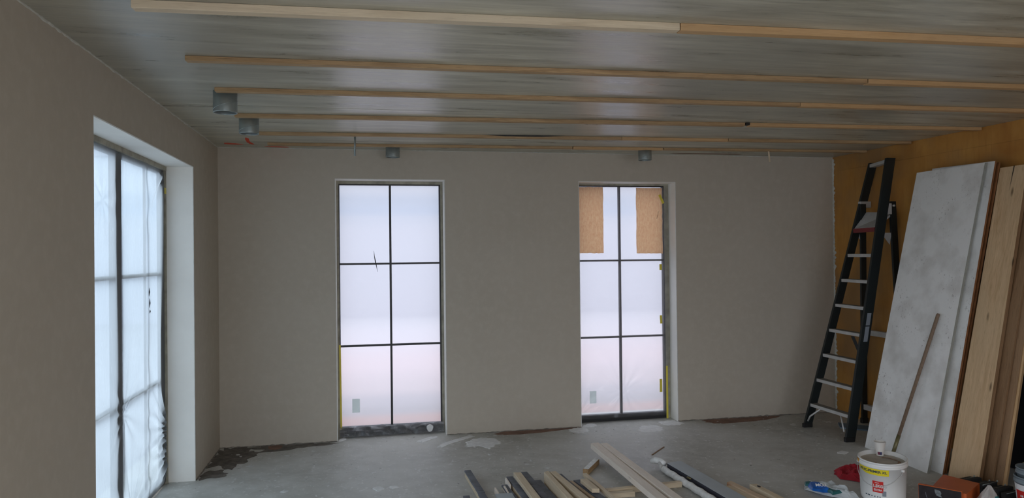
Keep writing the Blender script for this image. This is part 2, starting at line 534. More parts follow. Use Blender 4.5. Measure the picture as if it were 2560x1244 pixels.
# left wall: garden window opening y -3.065..-0.963, z 0..2.407
LY0, LY1, LZ = -3.065, -0.963, 2.407
boxes('wall_left', [((-DW, -4.5, 0), (0, LY0, H)), ((-DW, YF, 0), (0, -7.9, H)), ((-DW, -7.9, 2.55), (0, -4.5, H)), ((-0.215, LY1, 0), (0, 0, H)), ((-0.215, LY0, LZ), (0, LY1, H))], PLASTER, kind='structure')
A0, A1, AZ = 1.024, 2.038, 2.4235
B0, B1, BZ = 3.366, 4.385, 2.4215
boxes('wall_back', [((-0.215, 0, 0), (A0, DW, H)), ((A0, 0, AZ), (A1, DW, H)), ((A1, 0, 0), (B0, DW, H)), ((B0, 0, BZ), (B1, DW, H)), ((B1, 0, 0), (6.6, DW, H))],
      PLASTER, kind='structure')
# wall behind the camera, with wide glazing added to brighten the room
boxes('wall_front', [((-DW, YF - 0.2, 0), (0.2, YF, H)), ((0.2, YF - 0.2, 2.5), (5.8, YF, H)), ((5.8, YF - 0.2, 0), (7.2, YF, H))], PLASTER, kind='structure')
bx = thing('window_4', None, None, (2.6, YF - 0.1, 0), kind='structure')
for k in range(5):
    box('stile', (0.2 + k * 1.385, YF - 0.13, 0), (0.26 + k * 1.385, YF - 0.07, 2.5), STEEL_BLACK, bx)
box('head_rail', (0.2, YF - 0.13, 2.44), (5.8, YF - 0.07, 2.5), STEEL_BLACK, bx)
bx = thing('window_5', None, None, (-0.25, -6.3, 0), kind='structure')  # unseen opening, added to light the leaning boards and the floor
for k in range(4):
    box('stile', (-0.30, -7.9 + k * 1.117, 0), (-0.24, -7.85 + k * 1.117, 2.5), STEEL_BLACK, bx)
box('head_rail', (-0.30, -7.9, 2.49), (-0.24, -4.5, 2.55), STEEL_BLACK, bx)
box('ground', (-16, -24, -0.30), (16, YF - 0.2, -0.02), SLABS, kind='structure')

# right wall: boarded with plywood panels
v = []
for y in (0.0, YF):
    for z in (0, H):
        v += [(wx(y) + 0.012, y, z), (wx(y) + 0.25, y, z)]
wr = mesh('wall_right', v, [(0, 1, 3, 2), (4, 6, 7, 5), (0, 2, 6, 4), (1, 5, 7, 3), (0, 4, 5, 1), (2, 3, 7, 6)], DARKVOID, frame=Matrix.Identity(4), kind='structure')
edges = [0.0, -0.716, -1.962, -3.21, -4.46, -5.71, -6.96, -8.2, YF]
for i in range(len(edges) - 1):
    ya, yb = edges[i] - 0.0006, edges[i + 1] + 0.0006
    for za, zb in ((0.0, 2.5465), (2.5477, H)):
        dd = random.uniform(-0.001, 0.0015)
        vv = [(wx(ya, dd), ya, za), (wx(yb, dd), yb, za), (wx(yb) + 0.015, yb, za), (wx(ya) + 0.015, ya, za)]
        vv += [(x, y, zb) for x, y, _ in vv]
        mesh('plywood_panel', vv, BOXF, PLY, wr, Matrix.Identity(4))

# rough plaster beads where the skim coat meets ceiling and corner
def rough_strip(name, p0, p1, w, depth, n, mat, seed, up, flip=1):
    p0, p1, up = Vector(p0), Vector(p1), Vector(up)
    d = (p1 - p0)
    dn = d.normalized()
    out = dn.cross(up).normalized() * flip
    v, f = [], []
    for i in range(n + 1):
        s = i / n
        b = p0 + d * s
        r = w * (0.35 + 0.9 * abs(noise.noise(Vector((i * 0.21 + seed, seed, 0)))) * 2.0 + 0.25 * random.random())
        q = depth * (0.6 + 0.8 * random.random())
        v += [tuple(b), tuple(b + up * r), tuple(b + up * r * 0.8 + out * q), tuple(b + out * q)]
        if i:
            a, c = (i - 1) * 4, i * 4
            for k in range(4):
                f.append((a + k, c + k, c + (k + 1) % 4, a + (k + 1) % 4))
    return mesh(name, v, f, mat, frame=Matrix.Identity(4), kind='structure')
rough_strip('trim_1', (0, -6.8, H), (0, 0, H), 0.007, 0.006, 420, BEAD, 1.3, (0, 0, -1), -1)
rough_strip('trim_2', (W - 0.001, 0, 0.0), (W - 0.001, 0, H - 0.02), 0.028, 0.006, 260, BEAD, 5.1, (0, -1, 0), -1)
rough_strip('trim_3', (6.17, 0, H), (0, 0, H), 0.005, 0.004, 260, BEAD, 9.7, (0, 0, -1))
rough_strip('baseboard_back', (0, -0.0, 0.0), (A0, 0, 0.0), 0.006, 0.009, 90, DIRT_EDGE, 2.7, (0, 0, 1))
rough_strip('baseboard_back', (A1, -0.0, 0.0), (B0, 0, 0.0), 0.006, 0.009, 90, DIRT_EDGE, 3.7, (0, 0, 1))
rough_strip('baseboard_back', (B1, -0.0, 0.0), (6.17, 0, 0.0), 0.007, 0.010, 120, DIRT_EDGE, 4.7, (0, 0, 1))
rough_strip('baseboard_left', (0, LY1, 0.0), (0, 0, 0.0), 0.006, 0.009, 90, DIRT_EDGE, 6.7, (0, 0, 1))

# ------------------------------------------------------------------ windows
REVEAL = plain('lightened_reveal_plaster', (0.86, 0.85, 0.80), 0.7, 0.03, 5)  # plaster lightened to imitate window light falling on the reveals
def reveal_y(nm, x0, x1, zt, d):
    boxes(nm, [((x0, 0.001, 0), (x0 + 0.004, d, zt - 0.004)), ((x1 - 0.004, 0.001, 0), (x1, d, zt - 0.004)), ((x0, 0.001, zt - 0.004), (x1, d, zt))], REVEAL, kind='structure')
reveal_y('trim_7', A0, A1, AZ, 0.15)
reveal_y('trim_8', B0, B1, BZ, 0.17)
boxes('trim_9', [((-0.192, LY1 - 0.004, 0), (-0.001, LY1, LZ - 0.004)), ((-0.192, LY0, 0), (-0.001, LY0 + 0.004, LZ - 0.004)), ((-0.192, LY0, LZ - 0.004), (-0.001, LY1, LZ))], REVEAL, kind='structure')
def back_window(idx, x0, x1, zt, d, gx0, gx1, gz0, gz1, mx, mz):
    w = thing('window_%d' % idx, None, None, ((x0 + x1) / 2, d, 0), kind='structure')
    # timber lining in the reveal
    box('lining', (x0, d, 0), (gx0 - 0.008, d + 0.07, zt), PUTTY, w)
    box('lining', (gx1 + 0.012, d, 0), (x1, d + 0.07, zt), PUTTY, w)
    box('lining', (gx0 - 0.008, d, gz1 + 0.010), (gx1 + 0.012, d + 0.07, zt), PUTTY, w)
    box('frame', (gx0 - 0.008, d + 0.01, 0.0), (gx0, d + 0.06, gz1 + 0.01), STEEL_BLACK, w)
    box('frame', (gx1, d + 0.01, 0.0), (gx1 + 0.012, d + 0.06, gz1 + 0.01), STEEL_BLACK, w)
    box('frame', (gx0, d + 0.01, gz1), (gx1, d + 0.06, gz1 + 0.010), STEEL_BLACK, w)
    box('frame', (gx0, d + 0.005, 0.0), (gx1, d + 0.06, gz0), STEEL_BLACK, w)
    box('muntin', (mx - 0.010, d + 0.012, gz0), (mx + 0.010, d + 0.045, gz1), STEEL_BLACK, w)
    for z in mz:
        box('muntin', (gx0, d + 0.014, z - 0.009), (mx - 0.010, d + 0.043, z + 0.009), STEEL_BLACK, w)
        box('muntin', (mx + 0.010, d + 0.014, z - 0.009), (gx1, d + 0.043, z + 0.009), STEEL_BLACK, w)
    zs = [gz0] + list(mz) + [gz1]
    for a, b in ((gx0, mx), (mx, gx1)):
        for k in range(3):
            # one face only: a thin sheet of milky glass
            mesh('pane', [(a, d + 0.05, zs[k]), (b, d + 0.05, zs[k]), (b, d + 0.05, zs[k + 1]), (a, d + 0.05, zs[k + 1])], [(0, 1, 2, 3)], MILK_GLASS, w)
    return w
w2 = back_window(2, A0, A1, AZ, 0.15, 1.056, 2.000, 0.088, 2.382, 1.530, (0.853, 1.632))
w3 = back_window(3, B0, B1, BZ, 0.17, 3.385, 4.322, 0.068, 2.388, 3.852, (0.852, 1.633))
box('sticker', (1.158, 0.196, 0.215), (1.228, 0.1985, 0.345), STICKER, w2)['label'] = 'small grey square sticker low on the pane'
box('sticker', (3.523, 0.216, 0.18), (3.593, 0.2185, 0.305), STICKER, w3)['label'] = 'small grey square sticker low on the pane'
# sharp plaster bead edges of the openings
for nm, x0, x1, zt in (('trim_4', A0, A1, AZ), ('trim_5', B0, B1, BZ)):
    boxes(nm, [((x0 - 0.002, -0.002, 0.0), (x0 + 0.001, 0.004, zt + 0.002)), ((x1 - 0.001, -0.002, 0.0), (x1 + 0.002, 0.004, zt + 0.002)),
               ((x0, -0.002, zt - 0.001), (x1, 0.004, zt + 0.002))], PLASTER_W, kind='structure')

w1 = thing('window_1', None, None, (-0.25, (LY0 + LY1) / 2, 0), kind='structure')
box('lining', (-0.25, LY0, 2.372), (-0.19, LY1, LZ), PUTTY, w1)
box('lining', (-0.222, LY1 - 0.022, 0), (-0.192, LY1, 2.372), PUTTY, w1)
box('frame', (-0.236, LY1 - 0.105, 0.0), (-0.216, LY1 - 0.022, 2.372), STEEL_BLACK, w1)
box('frame', (-0.250, LY0, 0.0), (-0.225, LY0 + 0.05, 2.372), STEEL_BLACK, w1)
box('frame', (-0.250, LY0, 2.345), (-0.225, LY1, 2.372), STEEL_BLACK, w1)
box('frame', (-0.250, LY0, 0.0), (-0.225, LY1, 0.05), STEEL_BLACK, w1)
box('post', (-0.250, -2.07, 0.05), (-0.214, -1.95, 2.345), plain('grey_post_cladding', (0.10, 0.10, 0.12)), w1)
box('muntin', (-0.236, -1.412, 0.05), (-0.224, -1.388, 2.345), STEEL_BLACK, w1)
for z in (0.79, 1.59):
    box('muntin', (-0.238, LY0 + 0.05, z - 0.013), (-0.226, -2.09, z + 0.013), STEEL_BLACK, w1)
    box('muntin', (-0.238, -1.95, z - 0.013), (-0.226, LY1 - 0.11, z + 0.013), STEEL_BLACK, w1)
for a, b in ((LY0 + 0.05, -2.09), (-1.95, -1.405), (-1.383, LY1 - 0.11)):
    for z0, z1 in ((0.05, 0.79), (0.79, 1.59), (1.59, 2.345)):
        pm = mesh('pane', [(-0.240, a, z0), (-0.240, b, z0), (-0.240, b, z1), (-0.240, a, z1)], [(0, 1, 2, 3)], CLEAR_PANE, w1)
boxes('trim_6', [((-0.004, LY1 - 0.001, 0), (0.002, LY1 + 0.002, LZ + 0.002)), ((-0.004, LY0, LZ - 0.001), (0.002, LY1, LZ + 0.002))], PLASTER_W, kind='structure')

# polythene over the left window, gathered at its right edge and foot
PINCH = [(1.0, 0.995, 0.012, 9, 0.40), (1.0, 0.165, 0.012, 17, 0.30), (1.0, 0.085, 0.012, 15, 0.26), (0.53, 0.30, 0.005, 11, 0.22), (0.60, 0.02, 0.008, 13, 0.3), (0.36, 0.86, 0.003, 7, 0.2)]
def film_left(u, v):
    y = LY0 + 0.003 + u * (LY1 - LY0 - 0.006)
    z = 0.012 + v * 2.375
    dx = 0.0
    for pu, pv, amp, n, sp in PINCH:
        du, dv = (u - pu) * 2.1, (v - pv) * 2.4
        r = math.hypot(du, dv)
        th = math.atan2(dv, du)
        dx += 1.5 * amp * math.sin(n * th + 3 * noise.noise(Vector((th * 2.0, pu * 7, pv * 3)))) * math.exp(-r / sp) * min(1, r / 0.04)
    dx += 0.006 * noise.noise(Vector((u * 5.0, v * 2.2, 0.3)))
    dx += 0.0022 * math.sin(u * 60 + 4 * noise.noise(Vector((u * 4, v * 3, 2)))) * (0.3 + 0.7 * abs(noise.noise(Vector((u * 3, v * 2, 5)))))
    # slack strip that draws in along the right edge
    dx += 0.010 * math.exp(-((u - 0.965) / 0.018) ** 2) * math.sin(v * 9 + 1) * (1 - 0.5 * v)
    edge = min(u, 1 - u, v, 1 - v)
    return (max(-0.2125, -0.207 + dx * min(1.0, edge * 30)), y, z)
o = grid('plastic_sheet', film_left, 150, 200, MILK_FILM)
tag(o, 'milky polythene sheet taped over the wide left-hand window, creased at its foot', 'plastic sheet')

for za, zb, ya in ((1.50, 1.44, -1.415), (1.425, 1.36, -1.405), (1.345, 1.32, -1.40)):
    tube('tear', [(-0.197, ya, za), (-0.198, ya + 0.006, (za + zb) / 2), (-0.199, ya + 0.002, zb)], 0.004, BLACK_RUB, o, 6, rads=[0.001, 0.0045, 0.001])
def film_w3(u, v):
    x = 3.372 + u * 0.99
    z = 0.035 + v * 2.35
    dy = 0.0
    for pu, pv, amp, n, sp in ((0.5, 0.28, 0.009, 13, 0.22), (0.0, 0.02, 0.010, 15, 0.35), (0.97, 0.15, 0.008, 11, 0.28)):
        du, dv = (u - pu), (v * 2.47 - pv)
        r = math.hypot(du, dv)
        dy += amp * math.sin(n * math.atan2(dv, du) + pu * 5) * math.exp(-r / sp) * min(1, r / 0.04)
    return (x, 0.160 + dy * (1 if v < 0.6 else 0.4), z)
o = grid('masking_film', film_w3, 70, 150, CLEAR_FILM)
tag(o, 'clear crinkled masking film stretched over the window with brown sheets', 'plastic sheet')

def film_w2(u, v):
    x = 1.04 + u * 0.985
    t = v
    z = 0.012 + 0.085 * t + 0.012 * noise.noise(Vector((u * 9, v * 4, 1)))
    y = 0.140 - 0.045 * (1 - t) + 0.016 * noise.noise(Vector((u * 14, v * 5, 7))) + 0.008 * math.sin(u * 37 + 5 * v)
    return (x, y, max(0.006, z))
o = grid('masking_film', film_w2, 90, 10, film_mat('dusty_film', 0.55, (0.8, 0.8, 0.82), (0.9, 0.9, 0.95), 0.14, 0.2))
tag(o, 'crumpled clear film lying along the sill of the six-pane window without brown sheets', 'plastic sheet')

# brown sheets on window 3
def wavy_sheet(name, x0, x1, z0, z1, y, label):
    rr = random.Random(int(x0 * 100))
    n = 16
    pts = []
    for i in range(n + 1): pts.append((x0 + (x1 - x0) * i / n, z0 + rr.uniform(-0.004, 0.004) - 0.006 * i / n))
    for i in range(1, n + 1): pts.append((x1 + rr.uniform(-0.003, 0.003), z0 + (z1 - z0) * i / n))
    for i in range(1, n + 1): pts.append((x1 - (x1 - x0) * i / n, z1 + rr.uniform(-0.002, 0.002)))
    for i in range(1, n): pts.append((x0 + rr.uniform(-0.003, 0.003), z1 - (z1 - z0) * i / n))
    m = len(pts)
    v = [(x, y, z) for x, z in pts] + [(x, y + 0.003, z) for x, z in pts]
    f = [tuple(range(m)), tuple(range(2 * m - 1, m - 1, -1))] + [(i, i + m, (i + 1) % m + m, (i + 1) % m) for i in range(m)]
    o = mesh(name, v, f, KRAFT)
    return tag(o, label, 'sheet')
wavy_sheet('fibreboard_sheet', 3.375, 3.672, 1.715, 2.382, 0.167, 'brown fibreboard sheet covering the left part of the upper panes')
o = wavy_sheet('fibreboard_sheet', 4.028, 4.312, 1.705, 2.376, 0.167, 'brown fibreboard sheet held with yellow tape in the upper right corner of the window')
# scratches in the right sheet and left sheet
for (a, b, c) in (((4.25, 0.165, 2.06), (4.262, 0.165, 2.10), (4.27, 0.165, 2.135)),):
    tube('scratch', [a, b, c], 0.002, OLD_PINE_D, o, 5)

def tape(x, z, w, h, rot, y, label, normal='y'):
    c, s = math.cos(rot), math.sin(rot)
    q = [(-w / 2, -h / 2), (w / 2, -h / 2), (w / 2, h / 2), (-w / 2, h / 2)]
    v = []
    for k in (0, 0.001):
        for a, b in q:
            p, r = a * c - b * s, a * s + b * c
            v.append((x + p, y - 0.001 + k, z + r) if normal == 'y' else (y + k, x + p, z + r))
    o = mesh('adhesive_tape', v, BOXF, YELLOW)
    return tag(o, label, 'tape', 'yellow tape on the windows')
tape(4.30, 2.262, 0.026, 0.10, 0.45, 0.158, 'yellow tape strip stuck slanting on the right brown sheet')
tape(4.283, 1.56, 0.026, 0.060, 0.0, 0.158, 'short yellow tape just below the right brown sheet')
tape(4.281, 1.02, 0.024, 0.085, 0.05, 0.158, 'short yellow tape at mid height on the right edge of the window with brown sheets')
tape(4.270, 0.34, 0.028, 0.135, 0.0, 0.155, 'pale yellow tape at the lower right of the window with brown sheets')
tape(4.336, 0.27, 0.020, 0.54, 0.0, 0.152, 'long narrow yellow tape running down to the floor beside the window with brown sheets')
tape(1.053, 0.47, 0.016, 0.80, 0.008, 0.142, 'long thin yellow tape down the lower left edge of the left six-pane window')
tape(-1.02, 2.215, 0.05, 0.045, 0.0, -0.186, 'small yellow tape high at the right edge of the milky sheet', 'x')

# things stuck to window 2
o = tube('dark_twig', [(1.372, 0.150, 1.755), (1.378, 0.144, 1.70), (1.386, 0.140, 1.655), (1.396, 0.145, 1.61), (1.405, 0.150, 1.555)], 0.003, BLACK_RUB, None, 6, rads=[0.001, 0.003, 0.005, 0.003, 0.001])
tag(o, 'thin dark twig caught across the muntin of the left six-pane window', 'twig')
lump = []
for i in range(14):
    t = 2 * math.pi * i / 14
    lump.append((1.885 + 0.032 * math.cos(t) * (1 + 0.12 * math.sin(3 * t)), 0.052 + 0.036 * math.sin(t)))
o = mesh('plaster_lump', [(x, 0.098, z) for x, z in lump] + [(1.885 + (x - 1.885) * 0.9, 0.082, 0.052 + (z - 0.052) * 0.9) for x, z in lump],
         [tuple(range(14)), tuple(range(27, 13, -1))] + [(i, i + 14, (i + 1) % 14 + 14, (i + 1) % 14) for i in range(14)], PLASTER_W)
tag(o, 'pale round plaster lump at the foot of the left six-pane window', 'plaster lump')

# ------------------------------------------------------------------ outdoors seen through the panes
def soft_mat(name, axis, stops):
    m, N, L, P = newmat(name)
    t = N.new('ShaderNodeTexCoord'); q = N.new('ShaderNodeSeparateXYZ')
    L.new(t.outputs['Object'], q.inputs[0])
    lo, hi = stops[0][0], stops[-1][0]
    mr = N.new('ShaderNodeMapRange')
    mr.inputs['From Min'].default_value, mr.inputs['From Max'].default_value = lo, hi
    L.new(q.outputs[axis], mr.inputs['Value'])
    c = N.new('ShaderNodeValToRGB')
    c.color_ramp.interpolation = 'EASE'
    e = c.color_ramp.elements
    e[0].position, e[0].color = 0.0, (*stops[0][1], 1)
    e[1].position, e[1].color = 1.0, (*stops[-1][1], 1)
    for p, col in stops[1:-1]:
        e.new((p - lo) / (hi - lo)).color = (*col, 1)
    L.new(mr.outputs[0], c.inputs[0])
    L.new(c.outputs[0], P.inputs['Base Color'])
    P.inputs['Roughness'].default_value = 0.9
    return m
box('ground', (-16, -14, -0.30), (-0.37, 0.37, -0.02), SLABS, kind='structure')
box('ground', (-0.6, 0.37, -0.30), (16, 22, -0.03), soft_mat('paving_with_shade_band', 1, [(0.37, (0.45, 0.24, 0.21)), (0.95, (0.46, 0.25, 0.22)), (1.35, (0.30, 0.27, 0.30)), (1.9, (0.36, 0.33, 0.37)), (2.8, (0.51, 0.43, 0.455)), (5.0, (0.60, 0.49, 0.52)), (9.0, (0.57, 0.54, 0.59)), (14.0, (0.56, 0.56, 0.61))]), kind='structure', frame=Matrix.Identity(4))  # grey shadow band and blurred far fade are painted into the ground colour
box('ground', (-44, 0.37, -0.30), (-0.6, 22, -0.03), SLABS, kind='structure')
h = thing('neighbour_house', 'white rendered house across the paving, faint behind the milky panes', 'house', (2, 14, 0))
box('wall', (-44, 14, -0.03), (16, 17, 4.4), soft_mat('house_render_painted_shade', 2, [(0.0, (0.575, 0.575, 0.625)), (2.4, (0.575, 0.595, 0.645)), (2.75, (0.52, 0.56, 0.62)), (2.95, (0.42, 0.50, 0.60)), (3.25, (0.46, 0.53, 0.61)), (3.6, (0.68, 0.72, 0.76)), (4.4, (0.70, 0.74, 0.78))]), h, frame=Matrix.Identity(4))  # roof-edge shade and brighter sky above it are painted into the wall colour
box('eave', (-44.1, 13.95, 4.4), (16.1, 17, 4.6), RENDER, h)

# ------------------------------------------------------------------ ceiling battens
def batten(ya, yb, xa, xb, y0, y1, t, w, mat, label, cut0=0, cut1=0, drop=0.0):
    p0 = (xa, y0 + (y1 - y0) * (xa - ya) / (yb - ya) + w / 2, H - 0.0005)
    p1 = (xb, y0 + (y1 - y0) * (xb - ya) / (yb - ya) + w / 2, H - 0.0005)
    o = beam('ceiling_batten', p0, p1, w, t, mat, rag=0.0, cut0=cut0, cut1=cut1)
    return tag(o, label, 'batten')
# row: xa.., front edge y at left and right
batten(0.423, 4.345, 0.423, 2.636, -3.935, -4.065, 0.032, 0.050, PINE, 'long pale batten of the nearest ceiling row, left of its joint')
batten(0.423, 4.345, 2.640, 6.30, -3.935, -4.065, 0.032, 0.050, PINE_O, 'warm toned batten of the nearest ceiling row, right of its joint')
batten(0.435, 5.186, 0.435, 4.150, -3.135, -3.245, 0.024, 0.048, ROUGH_PINE, 'rough sawn batten of the second nearest ceiling row, left length')
batten(0.435, 5.186, 4.156, 6.28, -3.135, -3.245, 0.026, 0.050, PINE_O, 'smooth batten of the second nearest ceiling row, right length')
batten(0.441, 5.873, 0.441, 4.150, -2.45, -2.60, 0.024, 0.046, ROUGH_PINE, 'rough batten of the third ceiling row that starts at the larger-looking duct')
batten(0.441, 5.873, 4.153, 6.25, -2.45, -2.60, 0.026, 0.048, PINE_O, 'smooth batten of the third ceiling row, right length')
batten(0.42, 6.209, 0.42, 4.165, -1.655, -1.885, 0.026, 0.048, ROUGH_PINE, 'batten of the fourth ceiling row, left of the dark gap')
batten(0.42, 6.209, 4.20, 6.215, -1.655, -1.885, 0.026, 0.048, PINE_O, 'batten of the fourth ceiling row, right of the dark gap')
batten(0.45, 6.2, 0.45, 3.45, -0.90, -1.135, 0.024, 0.048, ROUGH_PINE, 'batten of the fifth ceiling row, bowed away over a dark slit')
batten(0.45, 6.2, 3.453, 4.415, -0.90, -1.135, 0.024, 0.048, PINE_O, 'short middle batten of the fifth ceiling row')
batten(0.45, 6.2, 4.42, 6.19, -0.90, -1.135, 0.024, 0.048, ROUGH_PINE, 'right hand batten of the fifth ceiling row')
batten(0.454, 6.179, 0.47, 3.18, -0.330, -0.555, 0.022, 0.046, ROUGH_PINE, 'left batten of the ceiling row closest to the back wall')
batten(0.454, 6.179, 3.19, 4.06, -0.330, -0.555, 0.024, 0.046, PINE_O, 'short middle batten of the ceiling row closest to the back wall')
batten(0.454, 6.179, 4.07, 6.17, -0.330, -0.555, 0.022, 0.046, ROUGH_PINE, 'right batten of the ceiling row closest to the back wall')
o = box('gap_shade', (4.167, -1.815, H - 0.018), (4.198, -1.77, H), BLACK_RUB)  # black block stands in for the shade in the batten gap
tag(o, 'small black block imitating shade in the gap of the fourth ceiling row', 'dark gap')
o = mesh('gap_shade', [(2.25, -0.979, H), (2.95, -1.008, H), (2.95, -0.99, H), (2.25, -0.96, H), (2.45, -0.983, H - 0.010), (2.75, -0.996, H - 0.010), (2.75, -0.98, H - 0.01), (2.45, -0.97, H - 0.01)], BOXF, BLACK_RUB)  # black strip stands in for the shaded slit above the batten
tag(o, 'long black strip imitating the dark slit above the bowed batten of the fifth ceiling row', 'dark gap')

# ------------------------------------------------------------------ galvanised duct stubs
def duct(x, y, zb, r, label, flange=True):
    t = thing('duct_stub', label, 'duct', (x, y, zb), 'round metal duct stubs hanging from the ceiling')
    seg = 40
    v, f = [], []
    rows = [(zb, r), (zb + 0.004, r), (H, r), (H, r - 0.004), (zb + 0.004, r - 0.004), (zb, r - 0.004)]
    for z, rad in rows:
        for k in range(seg):
            a = 2 * math.pi * k / seg
            v.append((x + rad * math.cos(a), y + rad * math.sin(a), z))
    for i in range(len(rows)):
        j = (i + 1) % len(rows)
        for k in range(seg):
            k2 = (k + 1) % seg
            f.append((i * seg + k, i * seg + k2, j * seg + k2, j * seg + k))
    mesh('pipe', v, f, GALV, t, smooth=False)
    for p in bpy.data.objects[t.name].children[0].data.polygons: p.use_smooth = True
    # helical lock seam
    pts = []
    for k in range(40):
        a = -2.9 + 3.0 * k / 39
        z = zb + 0.015 + (H - zb - 0.02) * (k / 39) * 0.55
        pts.append((x + (r + 0.0008) * math.cos(a), y + (r + 0.0008) * math.sin(a), z))
    tube('seam', pts, 0.0016, GALV, t, 6)
    return t
duct(0.478, -2.325, 2.573, 0.069, 'round galvanised duct stub at the start of the third ceiling row, upper left')
duct(0.498, -1.545, 2.575, 0.067, 'round galvanised duct stub at the start of the fourth ceiling row')
duct(1.546, -0.22, 2.600, 0.063, 'small round duct stub on the ceiling above the left six-pane window')
duct(3.91, -0.385, 2.588, 0.063, 'small round duct stub on the ceiling above the window with brown sheets')
t = thing('threaded_rod', 'thin grey steel rod hanging from the ceiling beside the left small duct', 'rod', (1.216, -0.84, 2.52))
tube('rod', [(1.216, -0.84, 2.525), (1.219, -0.84, H)], 0.008, GALV, t, 10)
box('bracket', (1.208, -0.85, H - 0.012), (1.25, -0.83, H), GALV, t)
o = beam('hanging_lath', (5.128, -0.50, H), (5.142, -0.50, 2.575), 0.015, 0.008, PINE, up=(0, 1, 0))
tag(o, 'thin pale lath hanging down from the ceiling near the right wall', 'lath')

# orange spray marks on the ceiling (part of the ceiling)
def splat(name, pts, z, mat, parent, th=0.0015, jag=0.18, up=True, sub=4):
    rr = random.Random(len(pts) * 7 + int(pts[0][0] * 100))
    P = []
    n = len(pts)
    cx = sum(p[0] for p in pts) / n; cy = sum(p[1] for p in pts) / n
    for i in range(n):
        a, b, c, d = pts[(i - 1) % n], pts[i], pts[(i + 1) % n], pts[(i + 2) % n]
        for k in range(sub):
            t = k / sub
            q = []
            for e in (0, 1):
                q.append(0.5 * (2 * b[e] + (c[e] - a[e]) * t + (2 * a[e] - 5 * b[e] + 4 * c[e] - d[e]) * t * t + (3 * b[e] - a[e] - 3 * c[e] + d[e]) * t ** 3))
            s = 1 + rr.uniform(-jag, jag) * 0.5
            P.append((cx + (q[0] - cx) * s, cy + (q[1] - cy) * s))
    m = len(P)
    z1 = z + th if up else z - th
    v = [(x, y, z) for x, y in P] + [(cx + (x - cx) * 0.93, cy + (y - cy) * 0.93, z1) for x, y in P] + [(cx, cy, z1)]
    f = [(i, (i + 1) % m, (i + 1) % m + m, i + m) for i in range(m)] + [(i + m, (i + 1) % m + m, 2 * m) for i in range(m)]
    if not up: f = [q[::-1] for q in f]
    return mesh(name, v, f, mat, parent)
for pts in ([(0.325, -0.56), (0.345, -0.55), (0.33, -0.36), (0.345, -0.20), (0.315, -0.20), (0.30, -0.36)], [(0.10, -0.26), (0.19, -0.24), (0.26, -0.18), (0.12, -0.17)],
            [(0.44, -0.10), (0.60, -0.085), (0.60, -0.05), (0.43, -0.06)], [(4.36, -0.13), (4.99, -0.14), (4.99, -0.09), (4.36, -0.08)]):
    splat('spray_mark', pts, H, SPRAY if pts[0][0] < 2 else RED_STAIN, ce, 0.0006, 0.25, up=False)['label'] = 'orange spray paint mark'

# ------------------------------------------------------------------ plaster and stains on the floor (parts of the floor)
FP = {
 'plaster_patch': [
  [(2.171, -0.36), (2.245, -0.231), (2.38, -0.203), (2.471, -0.286), (2.486, -0.408), (2.406, -0.488), (2.341, -0.597), (2.297, -0.49), (2.174, -0.474)],
  [(1.733, -0.18), (1.813, -0.095), (1.912, -0.026), (1.957, -0.069), (1.883, -0.142), (1.81, -0.228)],
  [(1.914, -0.397), (2.02, -0.25), (2.142, -0.16), (2.25, -0.062), (2.28, -0.117), (2.172, -0.213), (2.027, -0.353), (1.945, -0.446)],
  [(3.205, -0.087), (3.303, -0.027), (3.393, -0.067), (3.369, -0.21), (3.263, -0.232)],
  [(1.04, 0.05), (1.078, 0.12), (1.104, 0.049), (1.048, -0.012)],
  [(3.38, 0.008), (3.472, 0.115), (3.531, 0.072), (3.508, -0.027), (3.385, -0.044)],
  [(1.334, -1.457), (1.384, -1.44), (1.417, -1.505), (1.367, -1.539)],
  [(1.45, -1.46), (1.50, -1.45), (1.52, -1.49), (1.47, -1.51)],
  [(3.926, -0.131), (4.097, -0.121), (4.095, -0.324), (3.917, -0.361), (3.855, -0.314)],
  [(4.20, 0.02), (4.34, 0.04), (4.40, -0.10), (4.28, -0.16), (4.18, -0.09)],
  [(5.194, -1.408), (5.264, -1.373), (5.292, -1.419), (5.217, -1.464)]],
 'dark_patch': [
  [(0.012, -0.02), (0.251, -0.05), (0.348, -0.287), (0.263, -0.577), (0.19, -0.699), (0.023, -0.544)],
  [(0.02, -0.95), (0.02, -0.754), (0.171, -0.741), (0.184, -0.90)],
  [(0.258, -0.02), (0.727, -0.02), (1.00, -0.012), (0.998, -0.083), (0.741, -0.161), (0.408, -0.216)]],
 'brick_dust_patch': [
  [(2.552, -0.012), (2.752, -0.012), (3.159, -0.012), (3.34, -0.012), (3.134, -0.085), (2.72, -0.15), (2.489, -0.10)],
  [(0.423, -0.03), (0.537, -0.03), (0.533, -0.158), (0.449, -0.165)],
  [(4.66, -0.014), (5.098, -0.014), (5.531, -0.02), (5.18, -0.175), (4.728, -0.196)]]}
for k, mt, zz in (('dark_patch', DARK_STAIN, 0.0), ('brick_dust_patch', RED_STAIN, 0.0006), ('plaster_patch', PLASTER_W, 0.0)):
    for pts in FP[k]:
        splat(k, pts, zz, mt, fl, 0.0012 if k != 'plaster_patch' else 0.003, {'plaster_patch': 0.30, 'dark_patch': 0.5, 'brick_dust_patch': 0.16}[k], sub=6)
FLECK = plain('plaster_fleck', (0.60, 0.61, 0.60), 0.8, 0.15, 20)
